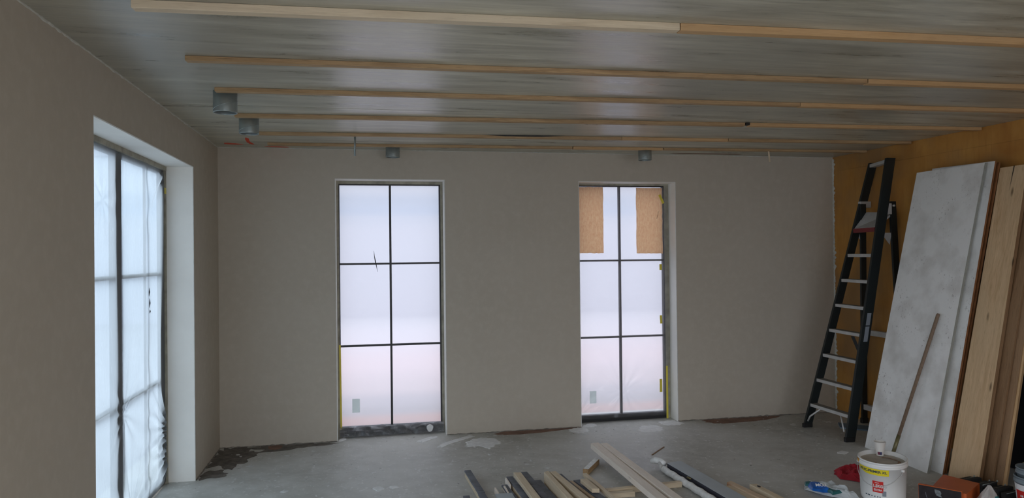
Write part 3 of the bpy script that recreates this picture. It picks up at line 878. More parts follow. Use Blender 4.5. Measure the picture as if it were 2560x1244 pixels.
# loose flecks of plaster and dirt
def flecks(name, n, mat, seed, smin, smax, bias):
    rr = random.Random(seed)
    v, f = [], []
    for _ in range(n):
        y = -3.4 * rr.random() ** bias
        x = rr.uniform(0.05, 6.0)
        if x > 5.3 and y < -1.2: continue
        s = rr.uniform(smin, smax) * (0.5 + rr.random() ** 3 * 2.2)
        a = rr.uniform(0, 6.28)
        el = rr.uniform(0.35, 1.0)
        k = len(v)
        m = 6
        for i in range(m):
            t = 2 * math.pi * i / m
            px, py = s * math.cos(t) * rr.uniform(0.6, 1.2), s * el * math.sin(t) * rr.uniform(0.6, 1.2)
            v.append((x + px * math.cos(a) - py * math.sin(a), y + px * math.sin(a) + py * math.cos(a), 0.0002))
        v.append((x, y, 0.0015 + s * 0.12))
        f += [(k + i, k + (i + 1) % m, k + m) for i in range(m)]
    o = mesh(name, v, f, mat, fl, Matrix.Identity(4), kind='stuff')
flecks('plaster_flecks', 650, FLECK, 4, 0.004, 0.016, 1.6)
flecks('dirt_flecks', 90, DIRT_EDGE, 9, 0.003, 0.010, 1.0)
o = beam('wood_sliver', (3.652, -1.111, 0.006), (3.851, -0.896, 0.006), 0.010, 0.006, OLD_PINE_D)
tag(o, 'thin dark wood sliver lying alone on the bare floor', 'sliver')

# ------------------------------------------------------------------ step ladder
def ladder():
    t = thing('step_ladder', 'tall step ladder with dark rails and grey treads by the orange wall', 'ladder', (5.8, -0.8, 0))
    Lf0, Lf1 = Vector((5.445, -0.545, 0.0)), Vector((6.125, -0.655, 2.56))
    Rf0, Rf1 = Vector((5.480, -1.100, 0.0)), Vector((6.020, -0.995, 2.56))
    DXB = 0.080
    def rail(a, b, d, th=0.028):
        a, b = Vector(a), Vector(b)
        dx = Vector((d, 0, 0))
        ty = Vector((0, th, 0))
        v = [a, a + dx, a + dx + ty, a + ty, b, b + dx, b + dx + ty, b + ty]
        return mesh('rail', [tuple(p) for p in v], BOXF, GREEN_BLACK, t)
    rail(Lf0 - Vector((0, 0, 0)), Lf1, DXB, 0.026)
    rail(Rf0 - Vector((0, 0.026, 0)), Rf1 - Vector((0, 0.026, 0)), DXB + 0.012, 0.026)
    for a in (Lf0, Rf0 - Vector((0, 0.026, 0))):
        box('foot', (a.x - 0.004, a.y - 0.002, 0), (a.x + DXB + 0.014, a.y + 0.028, 0.042), BLACK_RUB, t, 0.004)
    def at(a, b, z): return a + (b - a) * ((z - a.z) / (b.z - a.z))
    for k in range(7):
        z = 0.232 + 0.2405 * k
        l, r = at(Lf0, Lf1, z), at(Rf0, Rf1, z)
        d = 0.075
        v = [(l.x + 0.002, l.y, z - 0.028), (r.x + 0.002, r.y, z - 0.028), (r.x + d, r.y, z - 0.028), (l.x + d, l.y, z - 0.028),
             (l.x + 0.002, l.y, z), (r.x + 0.002, r.y, z), (r.x + d, r.y, z), (l.x + d, l.y, z)]
        tr = mesh('tread', v, BOXF, ALU, t)
        v = [(l.x + 0.006, l.y - 0.004, z), (r.x + 0.006, r.y + 0.004, z), (r.x + d - 0.004, r.y + 0.004, z), (l.x + d - 0.004, l.y - 0.004, z)]
        v += [(x, y, zz + 0.002) for x, y, zz in v]
        mesh('grip_surface', v, BOXF, ALU_DIRTY, tr)
    # tubular braces under the lowest tread
    tube('brace', [(5.515, -0.70, 0.205), (5.475, -0.60, 0.12), (5.470, -0.572, 0.07)], 0.008, ALU, t, 8)
    tube('brace', [(5.530, -0.99, 0.200), (5.500, -1.075, 0.08)], 0.007, ALU, t, 8)
    # top cap
    l, r = at(Lf0, Lf1, 2.54), at(Rf0, Rf1, 2.54)
    mesh('top_cap', [(l.x, l.y, 2.515), (r.x, r.y, 2.515), (r.x + 0.06, r.y, 2.515), (l.x + 0.06, l.y, 2.515), (l.x, l.y, 2.545), (r.x, r.y, 2.545), (r.x + 0.06, r.y, 2.545), (l.x + 0.06, l.y, 2.545)], BOXF, ALU, t)
    # platform with red front edge
    l, r = at(Lf0, Lf1, 1.92), at(Rf0, Rf1, 1.92)
    p = mesh('platform', [(l.x + 0.01, l.y, 1.905), (r.x + 0.01, r.y, 1.905), (r.x + 0.215, r.y + 0.03, 2.04), (l.x + 0.12, l.y - 0.03, 2.06),
                          (l.x + 0.01, l.y, 1.925), (r.x + 0.01, r.y, 1.925), (r.x + 0.215, r.y + 0.03, 2.06), (l.x + 0.12, l.y - 0.03, 2.08)], BOXF, ALU, t)
    mesh('front_edge', [(l.x - 0.006, l.y, 1.880), (r.x - 0.006, r.y, 1.880), (r.x + 0.012, r.y, 1.880), (l.x + 0.012, l.y, 1.880),
                        (l.x - 0.006, l.y, 1.920), (r.x - 0.006, r.y, 1.920), (r.x + 0.012, r.y, 1.920), (l.x + 0.012, l.y, 1.920)], BOXF, RED_EDGE, p)['label'] = 'dark red front edge'
    # pale clamp on the left rail where the rear frame hinges
    q = at(Lf0, Lf1, 2.18)
    box('hinge_bracket', (q.x - 0.004, q.y - 0.006, 2.125), (q.x + 0.115, q.y + 0.03, 2.185), ALU, t, 0.002)
    q = at(Rf0, Rf1, 2.15)
    box('hinge_bracket', (q.x + 0.06, q.y - 0.012, 2.04), (q.x + 0.13, q.y + 0.002, 2.14), ALU, t, 0.002)
    for (ly, xx) in ((-0.62, 5.985), (-1.0, 5.965)):
        mesh('gusset', [(xx, ly, 1.87), (xx + 0.11, ly, 1.87), (xx + 0.09, ly, 1.76), (xx, ly + 0.004, 1.87), (xx + 0.11, ly + 0.004, 1.87), (xx + 0.09, ly + 0.004, 1.76)],
             [(0, 1, 2), (5, 4, 3), (0, 3, 4, 1), (1, 4, 5, 2), (2, 5, 3, 0)], ALU, t)
    # rear frame
    def rear(a, b, w):
        a, b = Vector(a), Vector(b)
        dx, ty = Vector((w, 0, 0)), Vector((0, 0.024, 0))
        v = [a, a + dx, a + dx + ty, a + ty, b, b + dx, b + dx + ty, b + ty]
        mesh('rear_rail', [tuple(p) for p in v], BOXF, GREEN_BLACK, t)
    rear((6.120, -1.065, 0.0), (6.060, -1.005, 2.16), 0.062)
    rear((6.105, -0.520, 0.0), (6.015, -0.660, 2.16), 0.055)
    box('rear_foot', (6.112, -1.07, 0), (6.192, -1.035, 0.05), BLACK_RUB, t, 0.003)
    box('rear_foot', (6.098, -0.526, 0), (6.168, -0.488, 0.05), BLACK_RUB, t, 0.003)
    for z, ya, yb in ((0.93, -0.60, -1.035), (0.19, -0.535, -1.06)):
        box('rear_crossbar', (6.105, ya, z - 0.05), (6.150, yb, z), ALU, t)
    cap = tube('pivot_bolt', [(6.085, -1.03, 2.12), (6.085, -1.01, 2.12)], 0.010, ALU, t, 10)
    # rating labels on the near rail
    for za, zb in ((1.03, 1.14), (0.885, 1.02)):
        a, b = at(Rf0, Rf1, za), at(Rf0, Rf1, zb)
        yy = -0.0285
        v = [(a.x + 0.030, a.y + yy, za), (a.x + 0.070, a.y + yy, za), (b.x + 0.070, b.y + yy, zb), (b.x + 0.030, b.y + yy, zb)]
        v += [(x, y + 0.002, z) for x, y, z in v]
        mesh('rating_label', v, [(0, 1, 2, 3), (7, 6, 5, 4), (0, 4, 5, 1), (1, 5, 6, 2), (2, 6, 7, 3), (3, 7, 4, 0)], SLATE_L, t)
    # webbing strap looped over the rear crossbar
    for P in ([(5.80, -0.80, 0.90), (5.87, -0.86, 0.66)], [(6.10, -1.03, 0.89), (6.075, -1.07, 0.75), (6.07, -1.09, 0.55), (6.09, -1.12, 0.525), (6.11, -1.15, 0.55), (6.13, -1.17, 0.75), (6.14, -1.20, 0.86)]):
        v, f = [], []
        for i, (x, y, z) in enumerate(P):
            v += [(x - 0.010, y + 0.012, z), (x + 0.010, y - 0.012, z), (x + 0.012, y - 0.010, z), (x - 0.008, y + 0.014, z)]
            if i:
                a, c = (i - 1) * 4, i * 4
                for k in range(4): f.append((a + k, c + k, c + (k + 1) % 4, a + (k + 1) % 4))
        f += [(0, 1, 2, 3), tuple(len(v) - 4 + q for q in (3, 2, 1, 0))]
        mesh('strap', v, f, BLACK_RUB, t)
    return t
ladder()

# ------------------------------------------------------------------ boards leaning on the right wall
t = thing('melamine_board', 'tall dirty white board leaning in front, with the broom handle against it', 'board', (5.51, -1.7, 0))
slab('face_panel', (5.535, -1.305, 0.0), (5.487, -2.08, 0), (6.105, -1.292, 2.393), (6.047, -2.08, 2.385), 0.022, WHITE_BOARD, t, EDGE_GREY)
t = thing('melamine_board', 'second white board, standing just behind the front one and showing along its right edge', 'board', (5.6, -1.75, 0))
slab('face_panel', (5.600, -1.40, 0.0), (5.578, -2.130, 0), (6.135, -1.44, 2.412), (6.083, -2.140, 2.390), 0.016, WHITE_BOARD, t, RUST_EDGE)
t = thing('plywood_sheet', 'thin brown edged plywood sheet wedged behind the two white boards', 'board', (5.66, -1.85, 0))
slab('sheet', (5.640, -1.55, 0.0), (5.612, -2.120, 0), (6.155, -1.55, 2.40), (6.115, -2.145, 2.38), 0.012, RUST_EDGE, t, RUST_EDGE)
t = thing('pine_plank', 'wide knotty pine plank with a split top end, leaning on the wall', 'plank', (5.62, -2.3, 0))
slab('plank_face', (5.590, -2.172, 0.0), (5.615, -2.421, 0), (6.118, -2.150, 2.335), (6.140, -2.369, 2.340), 0.032, OLD_PINE, t, OLD_PINE_D)
mesh('split', [(6.1265, -2.262, 2.339), (6.1272, -2.270, 2.339), (6.0815, -2.259, 2.14)], [(0, 1, 2)], BLACK_RUB, t)
t = thing('pine_plank', 'darker plank standing directly behind the split pine plank', 'plank', (5.75, -2.4, 0))
slab('plank_face', (5.690, -2.25, 0.0), (5.722, -2.432, 0), (6.165, -2.25, 2.22), (6.135, -2.475, 2.22), 0.015, OLD_PINE_D, t)
t = thing('pine_plank', 'narrow weathered plank, outermost of the leaning boards beside the black sheet', 'plank', (5.8, -2.5, 0))
slab('plank_face', (5.735, -2.33, 0.0), (5.790, -2.452, 0), (6.178, -2.34, 2.16), (6.150, -2.515, 2.16), 0.03, OLD_PINE_D, t)
slab('bark_edge', (5.793, -2.450, 0.0), (5.800, -2.468, 0), (6.153, -2.513, 2.16), (6.150, -2.532, 2.16), 0.03, PINE_O, t)

# black sheet on the wall
def black_folds(u, v):
    y = -1.93 - u * 1.6
    z = 0.01 + v * 1.88
    d = 0.030 + 0.016 * math.sin(u * 26 + 2 * noise.noise(Vector((u * 4, v * 2, 1)))) + 0.015 * noise.noise(Vector((u * 6, v * 3, 4)))
    return (wx(y, max(0.008, d)), y, z)
tag(grid('black_sheet', black_folds, 60, 24, BLACK_FOLDS), 'near-black wavy sheet in front of the wall right of the leaning boards', 'plastic sheet')

# broom handle
t = thing('broom_handle', 'brown wooden broom handle with a metal socket, leaning on the front white board', 'handle', (5.45, -1.728, 0))
P0, P1 = Vector((5.452, -1.731, 0.012)), Vector((5.757, -1.912, 1.201))
k = 0.16
pm = P0 + (P1 - P0) * k
tube('pole', [pm, P1 - (P1 - P0) * 0.008, P1], 0.0135, STICK, t, 14, rads=[0.0135, 0.0135, 0.008])
tube('socket', [P0, P0 + (P1 - P0) * (k + 0.012)], 0.0150, SOCKET, t, 14)

# ------------------------------------------------------------------ pails
def pail(t, cx, cy, e1, e2, a0, b0, a1, b1, h, mat, wall=0.006, fill=None, fillmat=None, rim=True, z0=0.0):
    seg = 56
    rows = [(0, a0, b0), (0.012, a0 + 0.003, b0 + 0.003), (h - 0.04, a1 - 0.004, b1 - 0.004), (h - 0.04, a1 + 0.004, b1 + 0.004), (h - 0.026, a1 + 0.004, b1 + 0.004),
            (h - 0.026, a1, b1), (h - 0.008, a1, b1), (h - 0.008, a1 + 0.004, b1 + 0.004), (h, a1 + 0.003, b1 + 0.003), (h, a1 - wall, b1 - wall), (0.01, a0 - wall + 0.003, b0 - wall + 0.003)]
    v, f = [], []
    for z, a, b in rows:
        for k in range(seg):
            p = 2 * math.pi * k / seg
            q = Vector((cx, cy, z0 + z)) + e1 * (a * math.cos(p)) + e2 * (b * math.sin(p))
            v.append(tuple(q))
    for i in range(len(rows) - 1):
        for k in range(seg):
            k2 = (k + 1) % seg
            f.append((i * seg + k, i * seg + k2, (i + 1) * seg + k2, (i + 1) * seg + k))
    f.append(tuple(range(seg))[::-1])
    n = len(rows) - 1
    f.append(tuple(n * seg + k for k in range(seg)))
    o = mesh('body', v, f, mat, t, smooth=False)
    for p in o.data.polygons:
        p.use_smooth = len(p.vertices) == 4
    if fill:
        vv = [(cx, cy, z0 + fill)]
        s = (fill / h)
        ff = []
        for ring in (0.33, 0.66, 1.0):
            for k in range(seg):
                p = 2 * math.pi * k / seg
                a, b = (a0 + (a1 - a0) * s - wall) * ring, (b0 + (b1 - b0) * s - wall) * ring
                q = Vector((cx, cy, z0 + fill)) + e1 * a * math.cos(p) + e2 * b * math.sin(p)
                vv.append(tuple(q))
        for k in range(seg):
            ff.append((0, 1 + k, 1 + (k + 1) % seg))
            for r in (0, 1): ff.append((1 + (r + 1) * seg + k, 1 + (r + 1) * seg + (k + 1) % seg, 1 + r * seg + (k + 1) % seg, 1 + r * seg + k))
        mesh('contents', vv, ff, fillmat, t, smooth=True)
    return o

E1, E2 = Vector((0.788, -0.616, 0)), Vector((0.616, 0.788, 0))
PC, PH = (4.79, -2.48), 0.28
pa0, pb0, pa1, pb1 = 0.137, 0.165, 0.153, 0.192
pt = thing('paint_pail', 'white oval pail with yellow and red labels, holding dried primer', 'pail', (PC[0], PC[1], 0))
pail(pt, PC[0], PC[1], E1, E2, pa0, pb0, pa1, pb1, PH, PAIL, fill=0.252, fillmat=PRIMER)
def on_pail(deg, z, off=0.001):
    s = z / PH
    a, b = pa0 + (pa1 - 0.002 - pa0) * s + off, pb0 + (pb1 - 0.002 - pb0) * s + off
    p = math.radians(deg)
    q = Vector((PC[0], PC[1], z)) + E1 * a * math.cos(p) + E2 * b * math.sin(p)
    return tuple(q)
def decal(name, d0, d1, z0, z1, mat, parent, off=0.0045, n=14, slope=0.0, shape=None):
    v, f = [], []
    for layer in (off, off - 0.0035):
        for i in range(n + 1):
            s = i / n
            lo, hi = (z0, z1) if shape is None else shape(s, z0, z1)
            d = d0 + (d1 - d0) * s
            v += [on_pail(d, lo + slope * s, layer), on_pail(d, hi + slope * s, layer)]
    m = 2 * (n + 1)
    for i in range(n):
        a = i * 2
        f += [(a, a + 2, a + 3, a + 1), (a + m, a + m + 1, a + m + 3, a + m + 2), (a, a + m, a + m + 2, a + 2), (a + 1, a + 3, a + m + 3, a + m + 1)]
    f += [(0, 1, m + 1, m), (m - 2, 2 * m - 2, 2 * m - 1, m - 1)]
    return mesh(name, v, f, mat, parent)
YL = decal('yellow_label', -158, -76, 0.196, 0.238, LAB_Y, pt, shape=lambda s, a, b: (a + 0.016 * max(0, (0.3 - s) / 0.3) ** 0.6, b))
RL = decal('red_label', -115, -89, 0.080, 0.156, LAB_R, pt)
decal('primer_drip', -121, -90, 0.2395, 0.252, ORANGE_D, pt, shape=lambda s, a, b: (a + (0.006 * s if s > 0.7 else (0.006 if int(s * 14) % 3 == 1 else 0.0)), b))
decal('primer_drip', -176, -160, 0.242, 0.268, ORANGE_D, pt, off=0.008, shape=lambda s, a, b: (a + (0.008 if int(s * 14) % 4 == 2 else 0.0), b))
decal('grey_label', -91.5, -82, 0.058, 0.092, SLATE_L, pt, n=5)
for i, d in enumerate((-137, -130, -126, -119, -111, -104, -98)):
    decal('symbol', d, d + (3.4 if i == 0 else 2.0), 0.046, 0.053, INK, pt, n=2)
def text_on_pail(txt, size, dc, zc, mat, parent, width, slope=0.0, off=0.0052):
    cu = bpy.data.curves.new('lettering', 'FONT')
    cu.body = txt; cu.size = size; cu.align_x = 'CENTER'; cu.align_y = 'CENTER'; cu.extrude = 0.0004; cu.offset = size * 0.03
    tmp = bpy.data.objects.new('lettering_tmp', cu)
    COL.objects.link(tmp)
    dg = bpy.context.evaluated_depsgraph_get()
    me = bpy.data.meshes.new_from_object(tmp.evaluated_get(dg))
    bpy.data.objects.remove(tmp)
    bm = bmesh.new(); bm.from_mesh(me)
    bmesh.ops.triangulate(bm, faces=bm.faces)
    xs = [q.co.x for q in bm.verts]
    sc = width / (max(xs) - min(xs))
    verts = []
    for q in bm.verts:
        dd = q.co.x * sc
        verts.append(on_pail(dc + dd, zc + q.co.y + slope * dd, off + q.co.z))
    faces = [tuple(w.index for w in fa.verts) for fa in bm.faces]
    bm.free()
    return mesh('lettering', verts, faces, mat, parent)
text_on_pail('STUC-PRIMER XL', 0.022, -116, 0.219, INK, YL, 72)
text_on_pail('1,5KG', 0.029, -102, 0.123, WHITE_P, RL, 23)
text_on_pail('EXTRA', 0.019, -102, 0.097, WHITE_P, RL, 20)
decal('white_line', -109, -99, 0.144, 0.147, WHITE_P, RL, off=0.0052, n=4)
ring = [on_pail(-86.5 + 4.6 * math.cos(a), 0.122 + 0.013 * math.sin(a), 0.003) for a in [2 * math.pi * i / 20 for i in range(21)]]
tube('round_logo', ring, 0.0007, SLATE_L, pt, 5, caps=False)
tube('logo_stroke', [on_pail(-90, 0.121, 0.003), on_pail(-87.5, 0.124, 0.003), on_pail(-85.5, 0.119, 0.003), on_pail(-83.5, 0.122, 0.003)], 0.0009, SLATE_L, pt, 5)
han = []
for i in range(41):
    s = i / 40
    d = -38 - 150 * s
    z = 0.225 - 0.105 * math.sin(math.pi * min(1, s * 1.02)) ** 0.8
    han.append(on_pail(d, z, 0.010))
tube('wire_handle', han, 0.0016, ALU, pt, 6)
for d in (-38, -188):
    q = on_pail(d, 0.228, 0.006)
    box('handle_lug', (q[0] - 0.008, q[1] - 0.008, q[2] - 0.008), (q[0] + 0.008, q[1] + 0.008, q[2] + 0.008), PAIL, pt, 0.002)
# brown swirl on the contents
v, f = [], []
for i in range(41):
    a = math.radians(-150 + 260 * i / 40)
    w_ = 0.006 + 0.014 * abs(noise.noise(Vector((i * 0.23, 1.7, 0))))
    for r_ in (0.088 - w_ + 0.02 * noise.noise(Vector((i * 0.12, 5.0, 0))), 0.088 + w_ * 0.6 + 0.02 * noise.noise(Vector((i * 0.12, 5.0, 0)))):
        v.append(tuple(Vector((PC[0], PC[1], 0.2545)) + E1 * (0.025 + r_ * 0.95 * math.cos(a)) + E2 * (r_ * 1.1 * math.sin(a) - 0.02)))
    if i: f.append((2 * i - 2, 2 * i, 2 * i + 1, 2 * i - 1))
mesh('residue', v, f, BROWN_D, pt)

# paper cup
cx_, cy_ = 4.858, -2.368
ct = thing('paper_cup', 'white paper cup standing in the open primer pail', 'cup', (cx_, cy_, 0.255))
seg = 28
rows = [(0.0, 0.023), (0.092, 0.0375), (0.094, 0.0400), (0.098, 0.0400), (0.098, 0.0365), (0.006, 0.0220)]
v, f = [], []
for z, r in rows:
    for k in range(seg):
        a = 2 * math.pi * k / seg
        v.append((cx_ + r * math.cos(a), cy_ + r * math.sin(a), 0.2555 + z))
for i in range(len(rows) - 1):
    for k in range(seg):
        f.append((i * seg + k, i * seg + (k + 1) % seg, (i + 1) * seg + (k + 1) % seg, (i + 1) * seg + k))
f.append(tuple(range(seg))[::-1]); f.append(tuple((len(rows) - 1) * seg + k for k in range(seg)))
mesh('cup_body', v, f, PAPER, ct)
def cup_patch(a0, a1, z0, z1, mat):
    v, f = [], []
    for i in range(5):
        a = math.radians(a0 + (a1 - a0) * i / 4)
        for z in (z0, z1):
            r = 0.023 + 0.0145 * z / 0.092 + 0.0008
            v.append((cx_ + r * math.cos(a), cy_ + r * math.sin(a), 0.2555 + z))
    for i in range(4): f.append((2 * i, 2 * i + 2, 2 * i + 3, 2 * i + 1))
    mesh('print', v, f, mat, ct)
cup_patch(-160, -128, 0.010, 0.030, plain('maroon_print', (0.16, 0.03, 0.06), bmp=0))
cup_patch(-128, -100, 0.010, 0.030, plain('navy_print', (0.04, 0.05, 0.14), bmp=0))

# pails at the right edge
RPX, RPY = 5.535, -2.965
F1, F2 = Vector((0.8, -0.6, 0)), Vector((0.6, 0.8, 0))
rp = thing('grey_pail', 'grey rimmed pail with a red label at the far right edge', 'pail', (RPX, RPY, 0))
pail(rp, RPX, RPY, F1, F2, 0.095, 0.095, 0.118, 0.118, 0.235, PAIL_G)
def pail_band(parent, z0, z1, mat, name, a0=200, a1=330, r0=0.0975, r1=0.1195, n=18, off=0.0035):
    v, f = [], []
    for i in range(n + 1):
        a = math.radians(a0 + (a1 - a0) * i / n)
        for z in (z0, z1):
            r = 0.095 + 0.019 * z / 0.195 + off
            q = Vector((RPX, RPY, z)) + F1 * r * math.cos(a) + F2 * r * math.sin(a)
            v.append(tuple(q))
    for i in range(n): f.append((2 * i, 2 * i + 2, 2 * i + 3, 2 * i + 1))
    return mesh(name, v, f, mat, parent)
pail_band(rp, 0.01, 0.188, WHITE_P, 'white_sleeve', 170, 350, off=0.0028)
rl = pail_band(rp, 0.015, 0.150, LAB_R, 'red_label', 192, 345)
pail_band(rp, 0.060, 0.076, WHITE_P, 'white_stripe', 205, 330, off=0.0042)
for a in (212, 218, 226, 240, 252):
    pail_band(rp, 0.108, 0.122 if a != 240 else 0.130, WHITE_P, 'glyph', a, a + 4, off=0.0042, n=2)
gp = thing('nested_pail', 'plain grey pail set inside the red labelled pail, with a brush standing in it', 'pail', (RPX + 0.01, RPY + 0.02, 0.06))
pail(gp, RPX + 0.005, RPY + 0.006, F1, F2, 0.088, 0.088, 0.106, 0.106, 0.225, PAIL_G, z0=0.065)
# brush with gold flecked bristles
bt = thing('twig_brush', 'dark twiggy brush with gold flecks standing in the nested grey pail', 'brush', (RPX, RPY, 0.08))
DX, DY = RPX - 5.79, RPY + 2.86
tube('stem', [(5.80 + DX, -2.85 + DY, 0.08), (5.785 + DX, -2.84 + DY, 0.30), (5.775 + DX, -2.83 + DY, 0.345)], 0.007, OLD_PINE_D, bt, 8)
rr = random.Random(3)
for i in range(18):
    a = rr.uniform(0, 6.28); l = rr.uniform(0.03, 0.06); z = rr.uniform(0.24, 0.335)
    tube('sprig', [(5.788 + DX, -2.842 + DY, z), (5.788 + DX + l * math.cos(a), -2.842 + DY + l * math.sin(a), z + rr.uniform(0.0, 0.035))], 0.0035, SOCKET if i % 3 else OLD_PINE_D, bt, 5)

# ------------------------------------------------------------------ crumpled things on the floor
def crumple(name, outline, h, mat, seed, parent=None, n=26, freq=9.0, z0=0.002, sharp=0.6):
    """A crumpled sheet: grid clipped to an outline, raised by ridged noise."""
    xs = [p[0] for p in outline]; ys = [p[1] for p in outline]
    cx, cy = sum(xs) / len(xs), sum(ys) / len(ys)
    v, f = [], []
    m = len(outline) * 4
    ring = []
    k0 = len(outline)
    for i in range(k0):
        a, b = outline[i], outline[(i + 1) % k0]
        for k in range(4):
            s = k / 4
            ring.append((a[0] + (b[0] - a[0]) * s, a[1] + (b[1] - a[1]) * s))
    R = 9
    for r in range(R + 1):
        q = 1 - r / R
        for (x, y) in ring:
            px, py = cx + (x - cx) * q, cy + (y - cy) * q
            nn = noise.noise(Vector((px * freq, py * freq, seed)))
            n2 = noise.noise(Vector((px * freq * 2.3, py * freq * 2.3, seed + 4)))
            ridg = 1 - abs(nn) * 2
            z = z0 + h * (max(0, ridg) * sharp + 0.4 + 0.35 * n2) * min(1, (1 - q) * 3.5 + 0.04)
            v.append((px + 0.012 * n2, py + 0.012 * nn, max(0.0015, z)))
    for r in range(R):
        for i in range(m):
            j = (i + 1) % m
            f.append((r * m + i, r * m + j, (r + 1) * m + j, (r + 1) * m + i))
    return mesh(name, v, f, mat, parent, smooth=False)
o = crumple('red_cloth', [(4.792, -1.937), (4.86, -1.85), (5.0, -1.82), (5.12, -1.87), (5.09, -2.05), (4.98, -2.24), (4.86, -2.17), (4.76, -2.06)], 0.045, RED_CLOTH, 2.2, freq=16.0, sharp=0.75)
tag(o, 'crumpled red cloth on the floor behind the white oval pail', 'cloth')

bag = thing('plastic_bag', 'crumpled white, blue and teal plastic bag lying on the floor before the white pail', 'bag', (4.48, -2.28, 0))
FILMW = plain('whitish_bag_film', (0.50, 0.54, 0.56), 0.35, 0.12, 12)
crumple('white_part', [(4.357, -2.215), (4.41, -2.13), (4.49, -2.12), (4.59, -2.20), (4.62, -2.34), (4.62, -2.50), (4.53, -2.50), (4.42, -2.36)], 0.055, FILMW, 7.1, bag)
crumple('teal_part', [(4.42, -2.32), (4.49, -2.31), (4.52, -2.42), (4.42, -2.46)], 0.02, LAB_T, 3.1, bag, z0=0.036)
crumple('teal_part', [(4.362, -2.225), (4.395, -2.165), (4.43, -2.19), (4.40, -2.24)], 0.022, LAB_T, 5.1, bag, z0=0.030)
bp = crumple('blue_part', [(4.375, -2.25), (4.40, -2.195), (4.445, -2.21), (4.47, -2.29), (4.455, -2.40), (4.39, -2.39), (4.345, -2.33)], 0.030, LAB_B, 1.1, bag, z0=0.032)
# lettering on the blue part, upside down as it lies
cu = bpy.data.curves.new('lettering', 'FONT')
cu.body = 'TOM'; cu.size = 0.034; cu.extrude = 0.0003; cu.align_x = 'CENTER'; cu.align_y = 'CENTER'; cu.offset = 0.0012
lo = bpy.data.objects.new('lettering_tmp', cu); COL.objects.link(lo)
me = bpy.data.meshes.new_from_object(lo.evaluated_get(bpy.context.evaluated_depsgraph_get()))
bpy.data.objects.remove(lo)
me.materials.clear(); me.materials.append(WHITE_P)
lo = bpy.data.objects.new('lettering', me)
xd = Vector((-0.92, 0.40, -0.05)).normalized()
zd = Vector((-0.25, -0.45, 0.85)).normalized()
yd = zd.cross(xd).normalized(); zd = xd.cross(yd)
link(lo, bag, Matrix(((xd.x, yd.x, zd.x, 4.412), (xd.y, yd.y, zd.y, -2.335), (xd.z, yd.z, zd.z, 0.070), (0, 0, 0, 1))))

# orange case
case = thing('tool_case', 'orange tool case with a black front panel below the leaning planks', 'case', (5.15, -2.65, 0))
a, b = Vector((4.945, -2.632, 0)), Vector((5.10, -2.835, 0))
fd = (b - a).normalized(); nd = Vector((-fd.y, fd.x, 0))   # nd points away from the camera
def prism(name, quad, z0, z1, mat, parent, lean=Vector((0, 0, 0))):
    v = [(p.x, p.y, z0) for p in quad] + [(p.x + lean.x, p.y + lean.y, z1) for p in quad]
    return mesh(name, v, BOXF, mat, parent)
prism('front_rim', [a, b, b + nd * 0.022, a + nd * 0.022], 0.0, 0.132, ORANGE, case, nd * -0.012)
fp_ = prism('front_panel', [a + fd * 0.003 - nd * 0.004, b - fd * 0.003 - nd * 0.004, b - fd * 0.003, a + fd * 0.003], 0.004, 0.128, CASE_BLACK, case, nd * -0.012)
c0 = a + fd * 0.07
prism('case_body', [c0 + nd * 0.02, b + fd * 0.02 + nd * 0.02, b + fd * 0.045 + nd * 0.33, c0 + nd * 0.40], 0.0, 0.112, ORANGE, case)
em = []
for (s, z) in ((0.098, 0.117), (0.131, 0.112), (0.138, 0.095), (0.133, 0.082), (0.142, 0.068), (0.125, 0.071), (0.108, 0.076), (0.100, 0.095)):
    em.append(tuple(a + fd * s - nd * (0.0065 + 0.012 * z / 0.132) + Vector((0, 0, z))))
mesh('emblem', em, [tuple(range(8))[::-1]], plain('grey_emblem', (0.20, 0.22, 0.23), 0.5, 0.5, 60), fp_)
arc = [tuple(a + fd * (0.075 - 0.03 * math.cos(q)) - nd * 0.012 + Vector((0, 0, 0.085 - 0.055 * math.sin(q)))) for q in [i * 0.12 for i in range(12)]]
tube('scratch', arc, 0.0012, SLATE_L, fp_, 5)

# dark upright plates behind the case
pr = thing('plate_rack', 'row of dark upright plates with pale edges behind the orange tool case', 'rack', (5.6, -2.55, 0))
r0, r1 = Vector((5.56, -2.42, 0)), Vector((5.63, -2.74, 0))
for i in range(7):
    p = r0 + (r1 - r0) * (i / 6)
    q = p + Vector((-0.16, -0.03, 0))
    hgt = 0.075 + 0.012 * (i % 2)
    tk = (r1 - r0).normalized() * 0.030
    prism('plate', [q, p, p + tk, q + tk][::-1], 0.0, hgt, DARKVOID, pr, Vector((-0.01, 0, 0)))
    if i % 2 == 0 or i == 3:
        tube('pale_edge', [q + tk * 1.05 + Vector((0, 0, hgt)), p + tk * 1.05 + Vector((-0.01, 0, hgt + 0.004))], 0.0025, GALV, pr, 6)
        tube('pale_pin', [p + tk * 1.05 + Vector((-0.01, 0, hgt)), p + tk * 1.05 + Vector((-0.01, 0, hgt + 0.014))], 0.005, GALV, pr, 8)

